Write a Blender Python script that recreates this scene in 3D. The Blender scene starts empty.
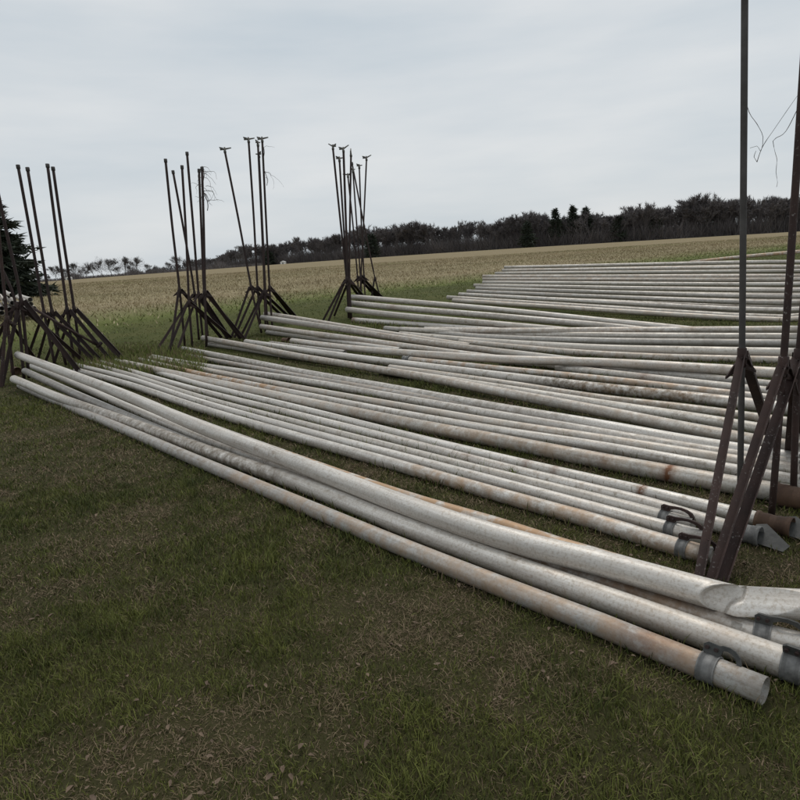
import bpy, math, random
import numpy as np
from mathutils import Vector
random.seed(7)
rng = np.random.default_rng(11)
SC = bpy.context.scene
COL = SC.collection

# ------------------------------------------------------------------ camera, sky, sun, exposure
FPX, PITCH, ROLL, EYE = 645.0, math.radians(12.3), math.radians(3.8), 1.70
cF = np.array([0, math.cos(PITCH), -math.sin(PITCH)])
_U = np.array([0, math.sin(PITCH), math.cos(PITCH)])
_R = np.array([1.0, 0, 0])
cR = _R * math.cos(ROLL) - _U * math.sin(ROLL)
cU = _U * math.cos(ROLL) + _R * math.sin(ROLL)
CAM = np.array([0, 0, EYE])
cd = bpy.data.cameras.new('camera')
cam = bpy.data.objects.new('camera', cd)
COL.objects.link(cam)
cd.sensor_width = 36
cd.lens = 36 * FPX / 800
cd.clip_start = 0.05
cd.clip_end = 6000
from mathutils import Matrix
cam.matrix_world = Matrix(((cR[0], cU[0], -cF[0], 0), (cR[1], cU[1], -cF[1], 0), (cR[2], cU[2], -cF[2], EYE), (0, 0, 0, 1)))
SC.camera = cam

SUN_EL, SUN_AZ = math.radians(62), math.radians(15)      # azimuth clockwise from +Y
world = bpy.data.worlds.new('World')
SC.world = world
world.use_nodes = True
nt = world.node_tree
nt.nodes.clear()
wo = nt.nodes.new('ShaderNodeOutputWorld')
bg = nt.nodes.new('ShaderNodeBackground')
bg.inputs['Strength'].default_value = 0.10
sky = nt.nodes.new('ShaderNodeTexSky')
sky.sky_type = 'NISHITA'
sky.sun_disc = False
sky.sun_elevation = SUN_EL
sky.sun_rotation = SUN_AZ
sky.air_density = 1.0
sky.dust_density = 3.0
tc = nt.nodes.new('ShaderNodeTexCoord')
mp = nt.nodes.new('ShaderNodeMapping')
mp.inputs['Scale'].default_value = (1.4, 1.4, 7.5)
nz = nt.nodes.new('ShaderNodeTexNoise')
nz.inputs['Scale'].default_value = 1.6
nz.inputs['Detail'].default_value = 5
nz.inputs['Roughness'].default_value = 0.5
rp = nt.nodes.new('ShaderNodeValToRGB')
rp.color_ramp.elements[0].position = 0.28
rp.color_ramp.elements[0].color = (5.6, 6.25, 6.75, 1)
rp.color_ramp.elements[1].position = 0.70
rp.color_ramp.elements[1].color = (7.55, 7.75, 7.85, 1)
mx = nt.nodes.new('ShaderNodeMix')
mx.data_type = 'RGBA'
mx.inputs['Factor'].default_value = 0.93
nt.links.new(tc.outputs['Generated'], mp.inputs['Vector'])
nt.links.new(mp.outputs[0], nz.inputs['Vector'])
nt.links.new(nz.outputs['Fac'], rp.inputs['Fac'])
nt.links.new(sky.outputs[0], mx.inputs['A'])
nt.links.new(rp.outputs[0], mx.inputs['B'])
nt.links.new(mx.outputs['Result'], bg.inputs['Color'])
nt.links.new(bg.outputs[0], wo.inputs['Surface'])

sd = bpy.data.lights.new('sun', 'SUN')
sd.energy = 1.3
sd.angle = math.radians(25)
sd.color = (1.0, 0.96, 0.90)
sun = bpy.data.objects.new('sun', sd)
COL.objects.link(sun)
_sd = Vector((math.sin(SUN_AZ) * math.cos(SUN_EL), math.cos(SUN_AZ) * math.cos(SUN_EL), math.sin(SUN_EL)))
sun.rotation_euler = _sd.to_track_quat('Z', 'Y').to_euler()
sun.location = (0, 0, 60)
SC.view_settings.view_transform = 'Standard'
SC.view_settings.look = 'None'
SC.view_settings.gamma = 1
SC.view_settings.exposure = 0.0
SC.view_settings.use_curve_mapping = False

# ------------------------------------------------------------------ terrain and pixel -> ground
def sst(a, b, t):
    t = np.clip((t - a) / (b - a), 0, 1)
    return t * t * (3 - 2 * t)

def ground(x, y):
    x = np.asarray(x, float)
    y = np.asarray(y, float)
    g = 0.62 * sst(11, 21, y) + 0.33 * sst(21, 80, y) + 0.6 * sst(80, 260, y)
    return g + 1.5 * np.exp(-((x - 10) / 150.0) ** 2) * sst(60, 300, y) - 0.9 * sst(60, 300, -x) * sst(150, 450, y)

def ray(u, v):
    return cF * FPX + (u - 400) * cR + (400 - v) * cU

def at(u, v, dz=0.0):
    """point dz above the ground seen at photo pixel (u, v)"""
    d = ray(u, v)
    d = d / d[1]
    ts = np.concatenate([np.linspace(0.8, 30, 1500), np.linspace(30.05, 500, 3000)])
    P = CAM[None] + ts[:, None] * d[None]
    h = P[:, 2] - ground(P[:, 0], P[:, 1]) - dz
    i = int(np.argmax(h < 0)) if (h < 0).any() else len(ts) - 1
    i = max(i, 1)
    k = h[i - 1] / (h[i - 1] - h[i]) if h[i - 1] != h[i] else 0
    return P[i - 1] + (P[i] - P[i - 1]) * k

def at_y(u, v, Y):
    d = ray(u, v)
    return CAM + d * (Y / d[1])

# ------------------------------------------------------------------ materials
def new_mat(name):
    m = bpy.data.materials.new(name)
    m.use_nodes = True
    t = m.node_tree
    b = t.nodes['Principled BSDF']
    return m, t, b

def N(t, kind, **kw):
    n = t.nodes.new(kind)
    for k, v in kw.items():
        if k in n.inputs:
            n.inputs[k].default_value = v
        else:
            setattr(n, k, v)
    return n

def ramp(t, src, stops):
    r = t.nodes.new('ShaderNodeValToRGB')
    e = r.color_ramp.elements
    e[0].position, e[0].color = stops[0][0], (*stops[0][1], 1)
    e[1].position, e[1].color = stops[-1][0], (*stops[-1][1], 1)
    for p, c in stops[1:-1]:
        q = e.new(p)
        q.color = (*c, 1)
    t.links.new(src, r.inputs['Fac'])
    return r.outputs['Color']

def mixc(t, fac, a, b, mode='MIX'):
    m = t.nodes.new('ShaderNodeMix')
    m.data_type = 'RGBA'
    m.blend_type = mode
    for s, v in (('Factor', fac), ('A', a), ('B', b)):
        if hasattr(v, 'is_output') or isinstance(v, bpy.types.NodeSocket):
            t.links.new(v, m.inputs[s])
        elif isinstance(v, tuple):
            m.inputs[s].default_value = (*v, 1)
        else:
            m.inputs[s].default_value = v
    return m.outputs['Result']

def math_(t, op, a, b=0.0, clamp=False):
    m = t.nodes.new('ShaderNodeMath')
    m.operation = op
    m.use_clamp = clamp
    for i, v in enumerate((a, b)):
        if isinstance(v, bpy.types.NodeSocket):
            t.links.new(v, m.inputs[i])
        else:
            m.inputs[i].default_value = v
    return m.outputs[0]

def noise(t, vec, scale, detail=4, rough=0.55):
    n = N(t, 'ShaderNodeTexNoise')
    n.inputs['Scale'].default_value = scale
    n.inputs['Detail'].default_value = detail
    n.inputs['Roughness'].default_value = rough
    if vec is not None:
        t.links.new(vec, n.inputs['Vector'])
    return n.outputs['Fac']

def bump(t, b, h, strength, dist):
    n = t.nodes.new('ShaderNodeBump')
    n.inputs['Strength'].default_value = strength
    n.inputs['Distance'].default_value = dist
    t.links.new(h, n.inputs['Height'])
    t.links.new(n.outputs[0], b.inputs['Normal'])

def mat_aluminium():
    m, t, b = new_mat('weathered_aluminium')
    g = N(t, 'ShaderNodeNewGeometry').outputs['Position']
    oi = N(t, 'ShaderNodeObjectInfo')
    off = N(t, 'ShaderNodeVectorMath', operation='MULTIPLY_ADD')
    comb = N(t, 'ShaderNodeCombineXYZ')
    t.links.new(oi.outputs['Random'], comb.inputs[0])
    t.links.new(oi.outputs['Random'], comb.inputs[2])
    t.links.new(comb.outputs[0], off.inputs[0])
    off.inputs[1].default_value = (17, 9, 31)
    t.links.new(g, off.inputs[2])
    p = off.outputs[0]
    at_ = N(t, 'ShaderNodeAttribute', attribute_name='stain')
    sp = N(t, 'ShaderNodeSeparateColor')
    t.links.new(at_.outputs['Color'], sp.inputs[0])
    rust, warm, dirt = sp.outputs[0], sp.outputs[1], sp.outputs[2]
    ax = N(t, 'ShaderNodeAttribute', attribute_name='axis')
    def along(sx, sr):
        m_ = N(t, 'ShaderNodeVectorMath', operation='MULTIPLY_ADD')
        m_.inputs[1].default_value = (sx, sr, sr)
        t.links.new(ax.outputs['Vector'], m_.inputs[0])
        o2 = N(t, 'ShaderNodeVectorMath', operation='SCALE')
        t.links.new(comb.outputs[0], o2.inputs[0])
        o2.inputs['Scale'].default_value = 57.0
        t.links.new(o2.outputs[0], m_.inputs[2])
        return m_.outputs[0]
    base = ramp(t, noise(t, along(.9, 1.6), 1.0, 5, 0.6), [(0.28, (0.42, 0.405, 0.385)), (0.5, (0.555, 0.545, 0.525)), (0.72, (0.70, 0.695, 0.68))])
    tone = ramp(t, oi.outputs['Random'], [(0, (0.76, 0.75, 0.74)), (0.35, (0.98, 0.94, 0.885)), (0.7, (1.03, 1.0, 0.965)), (1, (1.10, 1.075, 1.045))])
    base = mixc(t, 1.0, base, tone, 'MULTIPLY')
    streak = ramp(t, noise(t, along(1.6, 4.5), 1.0, 6, 0.7), [(0.34, (0.66, 0.62, 0.56)), (0.52, (1, 1, 1)), (0.7, (1.08, 1.08, 1.07))])
    base = mixc(t, 0.38, base, streak, 'MULTIPLY')
    scr = ramp(t, noise(t, along(4.0, 30.0), 1.0, 3, 0.6), [(0.60, (0, 0, 0)), (0.70, (1, 1, 1))])
    base = mixc(t, math_(t, 'MULTIPLY', scr, .12), base, (0.74, 0.73, 0.71))
    # fine pitting, then lichen and old mud in broken patches of differing strength from pipe to pipe
    fine = ramp(t, noise(t, p, 70, 5, 0.7), [(0.36, (0.66, 0.60, 0.53)), (0.5, (1, 1, 1)), (0.68, (1.06, 1.06, 1.05))])
    base = mixc(t, 0.7, base, fine, 'MULTIPLY')
    blot = math_(t, 'MULTIPLY', ramp(t, noise(t, p, 11, 7, 0.75), [(0.50, (0, 0, 0)), (0.63, (1, 1, 1))]), ramp(t, noise(t, along(.5, .8), 1.0, 3), [(0.44, (0.03,) * 3), (0.64, (1, 1, 1))]))
    base = mixc(t, math_(t, 'MULTIPLY', blot, 0.75), base, (0.235, 0.19, 0.14))
    # soil splash carried on some lengths
    dn = ramp(t, noise(t, p, 14, 6, 0.7), [(0.36, (0, 0, 0)), (0.62, (1, 1, 1))])
    base = mixc(t, math_(t, 'MULTIPLY', dn, dirt), base, (0.13, 0.10, 0.068))
    wn = ramp(t, noise(t, p, 7, 5, 0.65), [(0.38, (0,) * 3), (0.62, (1, 1, 1))])
    base = mixc(t, math_(t, 'MULTIPLY', wn, warm), base, (0.40, 0.265, 0.16))
    rn = ramp(t, noise(t, p, 30, 5, 0.7), [(0.30, (0.1,) * 3), (0.50, (1, 1, 1))])
    base = mixc(t, math_(t, 'MULTIPLY', rn, rust, True), base, (0.165, 0.072, 0.034))
    t.links.new(base, b.inputs['Base Color'])
    b.inputs['Metallic'].default_value = 0.46
    t.links.new(ramp(t, noise(t, p, 5, 4), [(0.3, (0.46,) * 3), (0.7, (0.68,) * 3)]), b.inputs['Roughness'])
    bump(t, b, noise(t, p, 38, 5, 0.6), 0.22, 0.006)
    return m

def mat_rust(name, dark=(0.020, 0.012, 0.011), mid=(0.045, 0.024, 0.02), light=(0.15, 0.13, 0.12), chips=0.6):
    m, t, b = new_mat(name)
    p = N(t, 'ShaderNodeNewGeometry').outputs['Position']
    c = ramp(t, noise(t, p, 6, 6, 0.65), [(0.3, dark), (0.7, mid)])
    ch = ramp(t, noise(t, p, 60, 4, 0.65), [(0.64 - .05 * (chips > .8), (0, 0, 0)), (0.71 - .06 * (chips > .8), (1, 1, 1))])
    ch = math_(t, 'MULTIPLY', ch, ramp(t, noise(t, p, 7, 2), [(0.45, (0,) * 3), (0.6, (1,) * 3)]))
    c = mixc(t, math_(t, 'MULTIPLY', ch, chips), c, light)
    t.links.new(c, b.inputs['Base Color'])
    b.inputs['Roughness'].default_value = 0.75
    b.inputs['Metallic'].default_value = 0.1
    if chips > .3:
        bump(t, b, noise(t, p, 90, 4, 0.7), 0.3, 0.003)
    return m

def mat_simple(name, c0, c1, scale, rough=0.8, metal=0.0, bstr=0.2):
    m, t, b = new_mat(name)
    p = N(t, 'ShaderNodeNewGeometry').outputs['Position']
    t.links.new(ramp(t, noise(t, p, scale, 5, 0.6), [(0.3, c0), (0.7, c1)]), b.inputs['Base Color'])
    b.inputs['Roughness'].default_value = rough
    b.inputs['Metallic'].default_value = metal
    if bstr:
        bump(t, b, noise(t, p, scale * 4, 4), bstr, 0.004)
    return m

def mat_attr(name, attr='tint', rough=0.7, transl=0.0):
    m, t, b = new_mat(name)
    a = N(t, 'ShaderNodeAttribute', attribute_name=attr)
    t.links.new(a.outputs['Color'], b.inputs['Base Color'])
    b.inputs['Roughness'].default_value = rough
    b.inputs['Specular IOR Level'].default_value = 0.25
    return m

def mat_ground():
    m, t, b = new_mat('lawn_and_field')
    p = N(t, 'ShaderNodeNewGeometry').outputs['Position']
    s = N(t, 'ShaderNodeSeparateXYZ')
    t.links.new(p, s.inputs[0])
    X, Y = s.outputs[0], s.outputs[1]
    # distance beyond the mown edge, which runs obliquely to the back right
    edge = math_(t, 'SUBTRACT', math_(t, 'SUBTRACT', Y, math_(t, 'MULTIPLY', X, 0.77)), 23.5)
    edge = math_(t, 'ADD', edge, math_(t, 'MULTIPLY', math_(t, 'SUBTRACT', noise(t, p, 0.30, 4), 0.5), 7.0))
    edge = math_(t, 'ADD', edge, math_(t, 'MULTIPLY', math_(t, 'SUBTRACT', noise(t, p, 2.5, 4, 0.7), 0.5), 3.0))
    lawn = ramp(t, noise(t, p, 1.3, 6, 0.65), [(0.28, (0.050, 0.060, 0.018)), (0.5, (0.074, 0.083, 0.026)), (0.72, (0.100, 0.100, 0.036))])
    thatch = ramp(t, noise(t, p, 16, 6, 0.75), [(0.42, (0, 0, 0)), (0.66, (1, 1, 1))])
    patch = ramp(t, noise(t, p, 0.9, 4), [(0.42, (0.1,) * 3), (0.62, (0.8,) * 3)])
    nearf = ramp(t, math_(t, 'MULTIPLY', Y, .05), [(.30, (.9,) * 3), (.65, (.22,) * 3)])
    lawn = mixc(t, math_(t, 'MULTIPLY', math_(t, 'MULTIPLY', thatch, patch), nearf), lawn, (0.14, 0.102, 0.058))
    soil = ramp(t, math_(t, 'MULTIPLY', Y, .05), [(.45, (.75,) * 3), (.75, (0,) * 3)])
    lawn = mixc(t, soil, lawn, (0.042, 0.036, 0.018))  # near soil darkened, shade between the blades put into its colour
    stub_n = N(t, 'ShaderNodeMapping')
    stub_n.inputs['Rotation'].default_value = (0, 0, math.radians(37))
    stub_n.inputs['Scale'].default_value = (0.10, 1.2, 1)
    t.links.new(p, stub_n.inputs['Vector'])
    sn = noise(t, stub_n.outputs[0], 1.0, 6, 0.7)
    stub = ramp(t, sn, [(0.28, (0.16, 0.128, 0.070)), (0.5, (0.25, 0.202, 0.118)), (0.72, (0.34, 0.282, 0.175))])
    grit = ramp(t, noise(t, p, 3.2, 6, 0.8), [(0.3, (0.62,) * 3), (0.7, (1.25,) * 3)])
    stub = mixc(t, 1.0, stub, grit, 'MULTIPLY')
    green = ramp(t, noise(t, p, 0.06, 4), [(0.40, (0,) * 3), (0.66, (0.30,) * 3)])
    stub = mixc(t, green, stub, (0.105, 0.115, 0.04))
    e1 = ramp(t, math_(t, 'MULTIPLY', edge, 0.05), [(0.0, (0,) * 3), (0.12, (1,) * 3)])
    rim = ramp(t, math_(t, 'ADD', math_(t, 'MULTIPLY', edge, 0.04), 0.25), [(0.18, (0,) * 3), (0.28, (1,) * 3), (0.42, (0.55,) * 3), (0.66, (0,) * 3)])
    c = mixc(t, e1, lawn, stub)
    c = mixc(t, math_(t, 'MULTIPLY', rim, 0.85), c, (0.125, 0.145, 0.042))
    # bare tilled strip far off on the right, straw strip along the wood
    far = ramp(t, math_(t, 'MULTIPLY', math_(t, 'ADD', Y, math_(t, 'MULTIPLY', noise(t, p, 0.02, 3), 40)), 0.004), [(0.34, (0,) * 3), (0.48, (1,) * 3)])
    c = mixc(t, math_(t, 'MULTIPLY', far, 0.6), c, (0.235, 0.185, 0.11))
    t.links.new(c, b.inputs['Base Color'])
    b.inputs['Roughness'].default_value = 0.95
    b.inputs['Specular IOR Level'].default_value = 0.1
    bump(t, b, noise(t, p, 24, 6, 0.7), 0.8, 0.04)
    return m

M_ALU = mat_aluminium()
M_RUST = mat_rust('rusty_dark_steel', chips=.12)
M_RUSTB = mat_rust('brown_primer_steel', (0.024, 0.013, 0.011), (0.058, 0.030, 0.024), (0.22, 0.20, 0.185), 0.95)
M_POLE = mat_rust('grey_brown_pipe_steel', (0.045, 0.040, 0.037), (0.098, 0.092, 0.087), (0.20, 0.19, 0.18), 0.5)
M_COUP = mat_rust('rust_brown_coupler', (0.045, 0.022, 0.013), (0.13, 0.075, 0.045), (0.26, 0.20, 0.15), 0.5)
M_GALV = mat_simple('galvanised_band', (0.11, 0.11, 0.108), (0.25, 0.245, 0.235), 26, 0.65, 0.3)
M_HOOK = mat_simple('dark_latch_steel', (0.035, 0.036, 0.035), (0.085, 0.085, 0.08), 22, 0.6, 0.3)
M_BRASS = mat_simple('dull_brass', (0.06, 0.055, 0.045), (0.13, 0.125, 0.11), 20, 0.6, 0.3)
M_DARK = mat_simple('shadowed_pipe_inside', (0.05, 0.045, 0.04), (0.10, 0.09, 0.08), 10, 0.9)
M_GROUND = mat_ground()
M_GRASS = mat_attr('grass_blades')
M_LEAF = mat_simple('dead_leaf', (0.055, 0.034, 0.022), (0.19, 0.135, 0.09), 9, 0.85)
M_BARK = mat_simple('grey_bark', (0.040, 0.034, 0.031), (0.075, 0.065, 0.06), 3, 0.9, 0, 0)
M_TWIG = mat_simple('bare_twigs', (0.085, 0.076, 0.077), (0.150, 0.133, 0.130), 0.06, 0.9, 0, 0)  # far wood twigs lightened, their colour stands in for slight haze
M_FINE = mat_simple('fine_grey_twigs', (0.085, 0.078, 0.078), (0.14, 0.13, 0.13), 0.3, 0.9, 0, 0)
M_NEEDLE = mat_simple('conifer_needles', (0.010, 0.016, 0.009), (0.026, 0.036, 0.018), 1.2, 0.85, 0, 0)
M_VINE = mat_simple('dead_vine_stem', (0.05, 0.04, 0.035), (0.13, 0.11, 0.09), 20, 0.9, 0, 0)
M_WHITE = mat_simple('white_painted_board', (0.62, 0.62, 0.60), (0.75, 0.75, 0.74), 3, 0.7)
M_ROOF = mat_simple('grey_shingle_roof', (0.12, 0.12, 0.12), (0.2, 0.2, 0.2), 4, 0.9)
M_DOOR = mat_simple('dull_green_door', (0.10, 0.12, 0.11), (0.16, 0.17, 0.16), 4, 0.8)

# ------------------------------------------------------------------ object helpers
def tag(o, label=None, cat=None, group=None, kind=None):
    if label: o['label'] = label
    if cat: o['category'] = cat
    if group: o['group'] = group
    if kind: o['kind'] = kind
    return o

def empty(name, loc):
    o = bpy.data.objects.new(name, None)
    COL.objects.link(o)
    o.location = [float(c) for c in loc]
    o.empty_display_size = 0.2
    return o

def mesh_obj(name, V, Fc, mat, parent=None, smooth=True, attrs=None):
    me = bpy.data.meshes.new(name)
    V = np.asarray(V, float)
    if parent is not None:
        V = V - np.array(parent['_w'])[None]
    me.from_pydata(V.tolist(), [], Fc)
    if smooth:
        me.polygons.foreach_set('use_smooth', [True] * len(me.polygons))
    for m in (mat if isinstance(mat, (list, tuple)) else [mat]):
        me.materials.append(m)
    if attrs:
        for k, a in attrs.items():
            at_ = me.color_attributes.new(k, 'FLOAT_COLOR', 'POINT')
            at_.data.foreach_set('color', np.asarray(a, np.float32).ravel())
    me.update()
    o = bpy.data.objects.new(name, me)
    COL.objects.link(o)
    if parent is not None:
        if parent['_p']:
            o.parent = parent['_o']
        o['_x'] = 0
        del o['_x']
    return o

def holder(o):                       # world offset bookkeeping for children
    return {'_o': o, '_w': [float(c) for c in o.location], '_p': True}

def sub(parent_h, o):                # children of a part: the part itself sits at its parent's origin
    return {'_o': o, '_w': parent_h['_w'], '_p': True}

def tri_mesh(name, V, F, mat, tint=None, kind='stuff', label=None, cat=None):
    """big triangle soups, written straight into the mesh buffers"""
    me = bpy.data.meshes.new(name)
    nv, nf = len(V), len(F)
    me.vertices.add(nv)
    me.vertices.foreach_set('co', np.asarray(V, np.float32).ravel())
    me.loops.add(nf * 3)
    me.loops.foreach_set('vertex_index', np.asarray(F, np.int32).ravel())
    me.polygons.add(nf)
    me.polygons.foreach_set('loop_start', np.arange(0, nf * 3, 3, dtype=np.int32))
    me.materials.append(mat)
    if tint is not None:
        a = me.color_attributes.new('tint', 'FLOAT_COLOR', 'POINT')
        c = np.ones((nv, 4), np.float32)
        c[:, :3] = tint
        a.data.foreach_set('color', c.ravel())
    me.update()
    me.validate()
    o = bpy.data.objects.new(name, me)
    COL.objects.link(o)
    return tag(o, label, cat, None, kind)

def catmull(P, step):
    P = np.asarray(P, float)
    if len(P) == 2:
        n = max(2, int(np.linalg.norm(P[1] - P[0]) / step))
        return P[0] + (P[1] - P[0]) * np.linspace(0, 1, n + 1)[:, None]
    Q = np.vstack([2 * P[0] - P[1], P, 2 * P[-1] - P[-2]])
    out = []
    for i in range(1, len(Q) - 2):
        n = max(1, int(np.linalg.norm(Q[i + 1] - Q[i]) / step))
        for k in range(n):
            s = k / n
            out.append(0.5 * (2 * Q[i] + (Q[i + 1] - Q[i - 1]) * s + (2 * Q[i - 1] - 5 * Q[i] + 4 * Q[i + 1] - Q[i + 2]) * s * s + (-Q[i - 1] + 3 * Q[i] - 3 * Q[i + 1] + Q[i + 2]) * s ** 3))
    out.append(P[-1])
    return np.array(out)

def frames(P):
    s_ = np.concatenate([[0], np.cumsum(np.linalg.norm(np.diff(P, axis=0), axis=1))])
    T = np.gradient(P, s_, axis=0)
    T /= np.linalg.norm(T, axis=1)[:, None]
    up = np.array([0, 0, 1.0])
    S = np.cross(T, up)
    bad = np.linalg.norm(S, axis=1) < 0.15
    S[bad] = np.cross(T[bad], np.array([0, 1.0, 0]))
    S /= np.linalg.norm(S, axis=1)[:, None]
    return T, S, np.cross(S, T)

def sweep(P, r, sides=12, cap=True):
    """solid tapered rod along P"""
    P = np.asarray(P, float)
    r = np.broadcast_to(np.asarray(r, float), (len(P),))
    T, S, U = frames(P)
    a = np.linspace(0, 2 * math.pi, sides, endpoint=False)
    V = (P[:, None] + r[:, None, None] * (np.cos(a)[None, :, None] * S[:, None] + np.sin(a)[None, :, None] * U[:, None])).reshape(-1, 3)
    F = []
    for i in range(len(P) - 1):
        for k in range(sides):
            k2 = (k + 1) % sides
            F.append((i * sides + k, i * sides + k2, (i + 1) * sides + k2, (i + 1) * sides + k))
    if cap:
        F.append(tuple(range(sides - 1, -1, -1)))
        F.append(tuple((len(P) - 1) * sides + k for k in range(sides)))
    return V, F

def hollow(P, r, wall=0.0025, sides=18, depth=0.35):
    """open pipe with wall thickness and a dark bore at both ends; returns verts, faces, ring index of each vert"""
    n = len(P)
    T, S, U = frames(P)
    a = np.linspace(0, 2 * math.pi, sides, endpoint=False)
    rr = np.broadcast_to(np.asarray(r, float), (n,))
    def ring(p, s, u, q):
        return p[None] + q * (np.cos(a)[:, None] * s[None] + np.sin(a)[:, None] * u[None])
    rings = [ring(P[0] + T[0] * depth, S[0], U[0], rr[0] - wall), ring(P[0], S[0], U[0], rr[0] - wall)]
    idx = [0, 0]
    for i in range(n):
        rings.append(ring(P[i], S[i], U[i], rr[i])); idx.append(i)
    rings += [ring(P[-1], S[-1], U[-1], rr[-1] - wall), ring(P[-1] - T[-1] * depth, S[-1], U[-1], rr[-1] - wall)]
    idx += [n - 1, n - 1]
    V = np.vstack(rings)
    F = []
    for i in range(len(rings) - 1):
        for k in range(sides):
            k2 = (k + 1) % sides
            F.append((i * sides + k, i * sides + k2, (i + 1) * sides + k2, (i + 1) * sides + k))
    F.append(tuple(range(sides - 1, -1, -1)))
    F.append(tuple((len(rings) - 1) * sides + k for k in range(sides)))
    return V, F, np.repeat(idx, sides)

def lbar(p0, p1, w, side, t=0.006):
    """angle iron from p0 to p1; `side` = direction one flange faces"""
    p0, p1 = np.asarray(p0, float), np.asarray(p1, float)
    d = (p1 - p0) / np.linalg.norm(p1 - p0)
    a = np.asarray(side, float)
    a = a - d * (a @ d)
    a /= np.linalg.norm(a)
    b = np.cross(d, a)
    prof = [(0, 0), (w, 0), (w, t), (t, t), (t, w), (0, w)]
    V = [p + a * (x - w * .5) + b * (y - w * .5) for p in (p0, p1) for x, y in prof]
    F = [(i, (i + 1) % 6, (i + 1) % 6 + 6, i + 6) for i in range(6)]
    F += [(5, 4, 3, 2, 1, 0)[0:6], tuple(range(6, 12))]
    return np.array(V), F

def prism(outline, o, ex, ey, th):
    """outline in the (ex, ey) plane at o, thickness th"""
    ex, ey = np.asarray(ex, float), np.asarray(ey, float)
    ez = np.cross(ex, ey)
    n = len(outline)
    V = [o + ex * x + ey * y + ez * (s * th / 2) for s in (-1, 1) for x, y in outline]
    F = [tuple(range(n - 1, -1, -1)), tuple(range(n, 2 * n))]
    F += [(i, (i + 1) % n, (i + 1) % n + n, i + n) for i in range(n)]
    return np.array(V), F

# ------------------------------------------------------------------ ground sheet
def build_ground():
    xs = np.unique(np.concatenate([np.linspace(-30, 30, 61), np.linspace(-400, 400, 81), np.linspace(-2600, 2600, 27)]))
    ys = np.unique(np.concatenate([np.linspace(-4, 40, 67), np.linspace(40, 520, 81), np.linspace(520, 3200, 20), np.array([-300., -60, -20])]))
    X, Y = np.meshgrid(xs, ys)
    V = np.stack([X, Y, ground(X, Y)], -1).reshape(-1, 3)
    nx = len(xs)
    F = [(j * nx + i, j * nx + i + 1, (j + 1) * nx + i + 1, (j + 1) * nx + i) for j in range(len(ys) - 1) for i in range(nx - 1)]
    o = mesh_obj('ground', V, F, M_GROUND)
    tag(o, 'mown lawn running out into a tan stubble field', 'ground', None, 'structure')
build_ground()

# ------------------------------------------------------------------ the pipes
PIPE_LINES = []          # (axis points, radius) kept for the grass

def band_and_hook(h, P, s_from_end, r, rusty=False, roll=0.0, flip=False, arm=0.19, k=1.0):
    """clamp band with a bolted latch hook, s metres before the pipe's near end"""
    d = np.concatenate([[0], np.cumsum(np.linalg.norm(np.diff(P, axis=0), axis=1))])
    s = d[-1] - s_from_end
    i = int(np.clip(np.searchsorted(d, s), 1, len(P) - 1))
    c = P[i - 1] + (P[i] - P[i - 1]) * ((s - d[i - 1]) / (d[i] - d[i - 1]))
    T, S, U = frames(P)
    t, sd_, up = T[i], S[i], U[i]
    up2 = up * math.cos(roll) + sd_ * math.sin(roll)
    side2 = np.cross(t, up2)
    L = np.array([c - t * 0.040 * k, c - t * .034 * k, c - t * .033 * k, c + t * .033 * k, c + t * .034 * k, c + t * 0.040 * k])
    V, F, _ = hollow(L, [r + .007, r + .007, r + .0035, r + .0035, r + .007, r + .007], 0.0034, 20, 0.02)
    b = mesh_obj('clamp_band', V, F, M_GALV, h)
    b.data.materials[0] = M_GALV
    hb = sub(h, b)
    if flip:
        t = -t
        side2 = -side2
    o = c + up2 * (r + 0.002)
    a = arm / 0.19
    prof = [(-.040, 0), (.036, 0), (.042, .022), (.065 * a, .036), (.095 * a, .040), (.125 * a, .034), (.150 * a, .019), (.162 * a, -.004), (.160 * a, -.022), (.180 * a, -.024),
            (.188 * a, .004), (.172 * a, .034), (.140 * a, .053), (.100 * a, .060), (.060 * a, .058), (.03, .052), (-.022, .054), (-.040, .040)]
    V, F = prism([(x * k, y * k) for x, y in prof], o, t, up2, 0.011)
    mesh_obj('latch_hook', V, F, M_RUSTB if rusty else M_HOOK, hb, smooth=False)
    for b_k in (-.022, .018):
        q = o + t * b_k * k + up2 * .03 * k
        V, F = sweep([q - side2 * .016, q + side2 * .016], .0095 * k, 8)
        mesh_obj('bolt', V, F, M_RUST, hb, smooth=False)

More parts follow.
